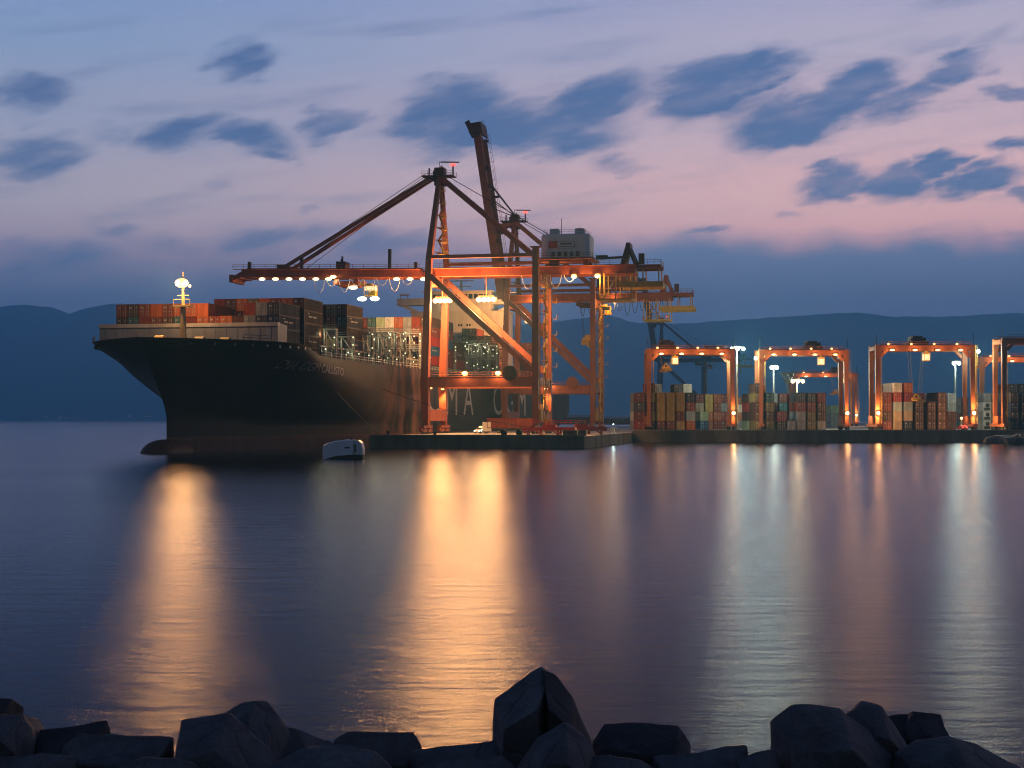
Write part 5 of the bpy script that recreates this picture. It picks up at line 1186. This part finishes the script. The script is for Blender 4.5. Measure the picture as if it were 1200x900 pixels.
# ------------------------------------------------------------------ boulders of the breakwater in front of the camera
GK = 'dark boulders of the breakwater'
def boulder(poly, D, dep, label, mat='rock', seed=0, lean=.35, name='boulder', ztail=None):
    r = random.Random(seed * 17 + 5)
    pts = []
    cx = sum(p[0] for p in poly) / len(poly); cyy = sum(p[1] for p in poly) / len(poly)
    W_ = Vector((xp(cx, D), D, hgt(cyy, D)))
    bx0 = min(p[0] for p in poly); bx1 = max(p[0] for p in poly); base = 1060
    P2 = [(x, y) for x, y in poly] + [(bx0 - 8, base), (bx1 + 8, base)]
    for x, y in P2:
        pts.append(Vector((xp(x, D), D + r.uniform(-.08, .08) * dep, hgt(y, D))))
    for x, y in P2:
        k = r.uniform(.62, .85); xx = cx + (x - cx) * k; yy = y + (cyy - y) * (1 - k) * (1 if y < 1000 else 0) + r.uniform(4, 14)
        pts.append(Vector((xp(xx, D), D - dep * r.uniform(.45, .6), hgt(yy, D) - (lean * .3))))
        k = r.uniform(.6, .9); xx = cx + (x - cx) * k
        pts.append(Vector((xp(xx, D), D + dep * r.uniform(.4, .6), hgt(y + 10, D) - .12)))
    bm = bmesh.new()
    for p in pts: bm.verts.new(p - W_)
    g = bmesh.ops.convex_hull(bm, input=bm.verts)
    dead = [v for v in bm.verts if not v.link_faces]
    bmesh.ops.delete(bm, geom=dead, context='VERTS')
    bmesh.ops.dissolve_limit(bm, angle_limit=math.radians(17), verts=bm.verts, edges=bm.edges)
    bmesh.ops.bevel(bm, geom=[e for e in bm.edges], offset=.014, segments=1, affect='EDGES', profile=.6, clamp_overlap=True)
    bmesh.ops.triangulate(bm, faces=bm.faces)
    for it in range(3):
        lim = (.5, .22, .10)[it]
        bmesh.ops.subdivide_edges(bm, edges=[e for e in bm.edges if e.calc_length() > lim], cuts=1, use_grid_fill=False); bmesh.ops.triangulate(bm, faces=[f for f in bm.faces if len(f.verts) > 3])
    bm.normal_update(); o3 = Vector((seed * 3.1, 0, seed))
    for v in bm.verts:
        q = v.co * 1.3 + o3
        d = noise.fractal(q, .9, 2.1, 4) * .03 + noise.noise(v.co * .8 + o3) * .03 - abs(noise.noise(v.co * 3.6 + o3)) * .022
        v.co += v.normal * d
    me = bpy.data.meshes.new(name); bm.to_mesh(me); bm.free(); me.materials.append(M[mat])
    me.polygons.foreach_set('use_smooth', [True] * len(me.polygons)); me.set_sharp_from_angle(angle=math.radians(14))
    o = link(name, me); o.location = W_; tag(o, label, 'boulder', GK)
    return o
RK = [
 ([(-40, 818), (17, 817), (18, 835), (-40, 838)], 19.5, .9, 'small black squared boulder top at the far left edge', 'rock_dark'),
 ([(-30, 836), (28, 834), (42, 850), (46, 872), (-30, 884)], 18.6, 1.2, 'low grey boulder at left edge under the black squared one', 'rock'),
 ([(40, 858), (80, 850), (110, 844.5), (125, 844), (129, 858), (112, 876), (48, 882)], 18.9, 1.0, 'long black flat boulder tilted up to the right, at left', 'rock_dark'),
 ([(73, 874), (95, 857.5), (150, 862), (203, 864), (206, 884), (160, 902), (84, 905)], 18.0, 1.1, 'flat topped grey boulder left of the big blunt one', 'rock'),
 ([(-20, 888), (40, 880), (88, 884), (96, 910), (-20, 915)], 17.3, .9, 'low boulder along the bottom edge at far left', 'rock'),
 ([(208, 878), (211, 843), (236, 838), (268, 836), (300, 858), (325, 884), (332, 905), (203, 905)], 17.9, 1.4, 'big blunt grey boulder with a steep left face', 'rock'),
 ([(256, 842), (282, 822), (300, 817), (314, 820), (328, 838), (342, 866), (300, 890), (262, 880)], 18.8, 1.3, 'rounded boulder peaking behind the big blunt one', 'rock'),
 ([(318, 856), (345, 854), (388, 869), (404, 882), (330, 895)], 19.0, 1.0, 'low dark boulder sloping down right of rounded peak', 'rock'),
 ([(312, 902), (356, 877), (396, 871), (440, 877), (470, 912), (312, 915)], 17.2, 1.1, 'smooth low boulder at bottom left of the orange streak', 'rock'),
 ([(394, 868), (410, 857.5), (450, 855.5), (484, 857), (494, 874), (478, 892), (400, 890)], 18.5, 1.0, 'flat slab boulder under the orange light streak', 'rock'),
 ([(484, 880), (520, 872), (560, 865), (606, 861), (618, 905), (488, 912)], 18.0, 1.0, 'wide low boulder left of the tall peaked one', 'rock'),
 ([(572, 866), (578, 816), (604, 806), (620, 794), (635, 783), (646, 792), (650, 870), (600, 884)], 18.3, 1.5, 'tall peaked boulder, highest of all on the shore', 'rock'),
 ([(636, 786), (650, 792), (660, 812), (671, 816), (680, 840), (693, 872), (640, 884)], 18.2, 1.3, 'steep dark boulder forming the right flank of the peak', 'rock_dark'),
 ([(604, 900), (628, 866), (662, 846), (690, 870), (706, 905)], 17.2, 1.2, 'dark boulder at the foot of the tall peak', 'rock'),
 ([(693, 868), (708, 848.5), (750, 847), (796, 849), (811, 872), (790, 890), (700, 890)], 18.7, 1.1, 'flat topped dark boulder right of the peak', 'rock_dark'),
 ([(676, 900), (700, 888), (752, 890), (775, 905), (690, 915)], 17.0, .9, 'bottom edge boulder under the flat topped dark one', 'rock'),
 ([(764, 884), (800, 876), (852, 870.5), (875, 874), (876, 905), (766, 910)], 17.7, 1.1, 'low wedge boulder in front of the pale light streak', 'rock'),
 ([(858, 886), (880, 879), (908, 877), (922, 905), (856, 912)], 17.4, .9, 'small boulder tucked left of the large right one', 'rock'),
 ([(905, 886), (905, 847), (928, 826.5), (955, 825), (986, 829), (1004, 850), (1045, 872), (1060, 905), (912, 912)], 17.9, 1.5, 'large angular boulder at right with a black left face', 'rock'),
 ([(984, 840), (1000, 829), (1012, 824.5), (1030, 826), (1042, 845), (1064, 870), (1020, 895)], 18.4, 1.2, 'pointed boulder leaning on the large angular one', 'rock'),
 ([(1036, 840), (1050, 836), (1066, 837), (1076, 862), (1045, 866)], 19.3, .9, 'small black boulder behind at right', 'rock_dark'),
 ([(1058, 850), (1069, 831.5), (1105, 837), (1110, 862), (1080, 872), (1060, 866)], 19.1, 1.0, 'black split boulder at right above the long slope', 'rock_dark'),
 ([(1044, 878), (1075, 866), (1112, 862), (1150, 876), (1196, 897), (1200, 912), (1042, 912)], 17.5, 1.3, 'long boulder sloping down to the right corner', 'rock'),
 ([(120, 905), (170, 888), (225, 892), (250, 915), (110, 918)], 17.0, .9, 'bottom edge boulder below the flat topped grey one', 'rock'),
 ([(470, 905), (520, 886), (590, 884), (620, 915), (470, 918)], 16.9, .9, 'bottom edge boulder below the wide low one', 'rock'),
]
for i, (poly, D, dep, lab, mt) in enumerate(RK): boulder(poly, D, dep, lab, mt, i + 1)
# riprap at the far right end of the yard quay
rr = random.Random(11); WORDS = ['nearest the water', 'left end', 'flat and low', 'highest', 'pale topped', 'squarish', 'small rounded', 'half sunk', 'right edge', 'wide', 'dark pointed', 'behind the rest', 'slab like', 'steep']
for i in range(14):
    px = 1168 + i * 4.2 + rr.uniform(-3, 3); Y = 402 - i * 1.2 + rr.uniform(-5, 5); w = rr.uniform(1.2, 2.4)
    bm = bmesh.new(); bmesh.ops.create_icosphere(bm, subdivisions=2, radius=1)
    for v in bm.verts:
        q = v.co * 1.5 + Vector((i * 5, 0, 0)); v.co *= 1 + noise.noise(q) * .5; v.co = Vector((v.co.x * w * 1.4, v.co.y * w, v.co.z * w * .75))
    me = bpy.data.meshes.new('boulder'); bm.to_mesh(me); bm.free(); me.materials.append(M['rock'])
    o = link('boulder', me); o.location = (xp(px, Y), Y, rr.uniform(.2, .5) + i * .12)
    tag(o, f'far riprap boulder by the yard quay end, {WORDS[i]}', 'boulder', 'riprap at the end of the yard quay')
HAZE = True
if HAZE:
    m = bpy.data.materials.new('haze_air'); m.use_nodes = True; n_ = m.node_tree; n_.nodes.clear()
    pv = n_.nodes.new('ShaderNodeVolumePrincipled'); ou = n_.nodes.new('ShaderNodeOutputMaterial'); n_.links.new(pv.outputs[0], ou.inputs['Volume'])
    pv.inputs['Color'].default_value = (.28, .74, 1.0, 1); pv.inputs['Density'].default_value = HAZE_D; pv.inputs['Anisotropy'].default_value = .42
    M['haze_air'] = m
    mb = MB(); mb.box(-16500, 16500, -600, 9300, -5, 760); tag(mb.build('haze', 'haze_air'), kind='stuff')
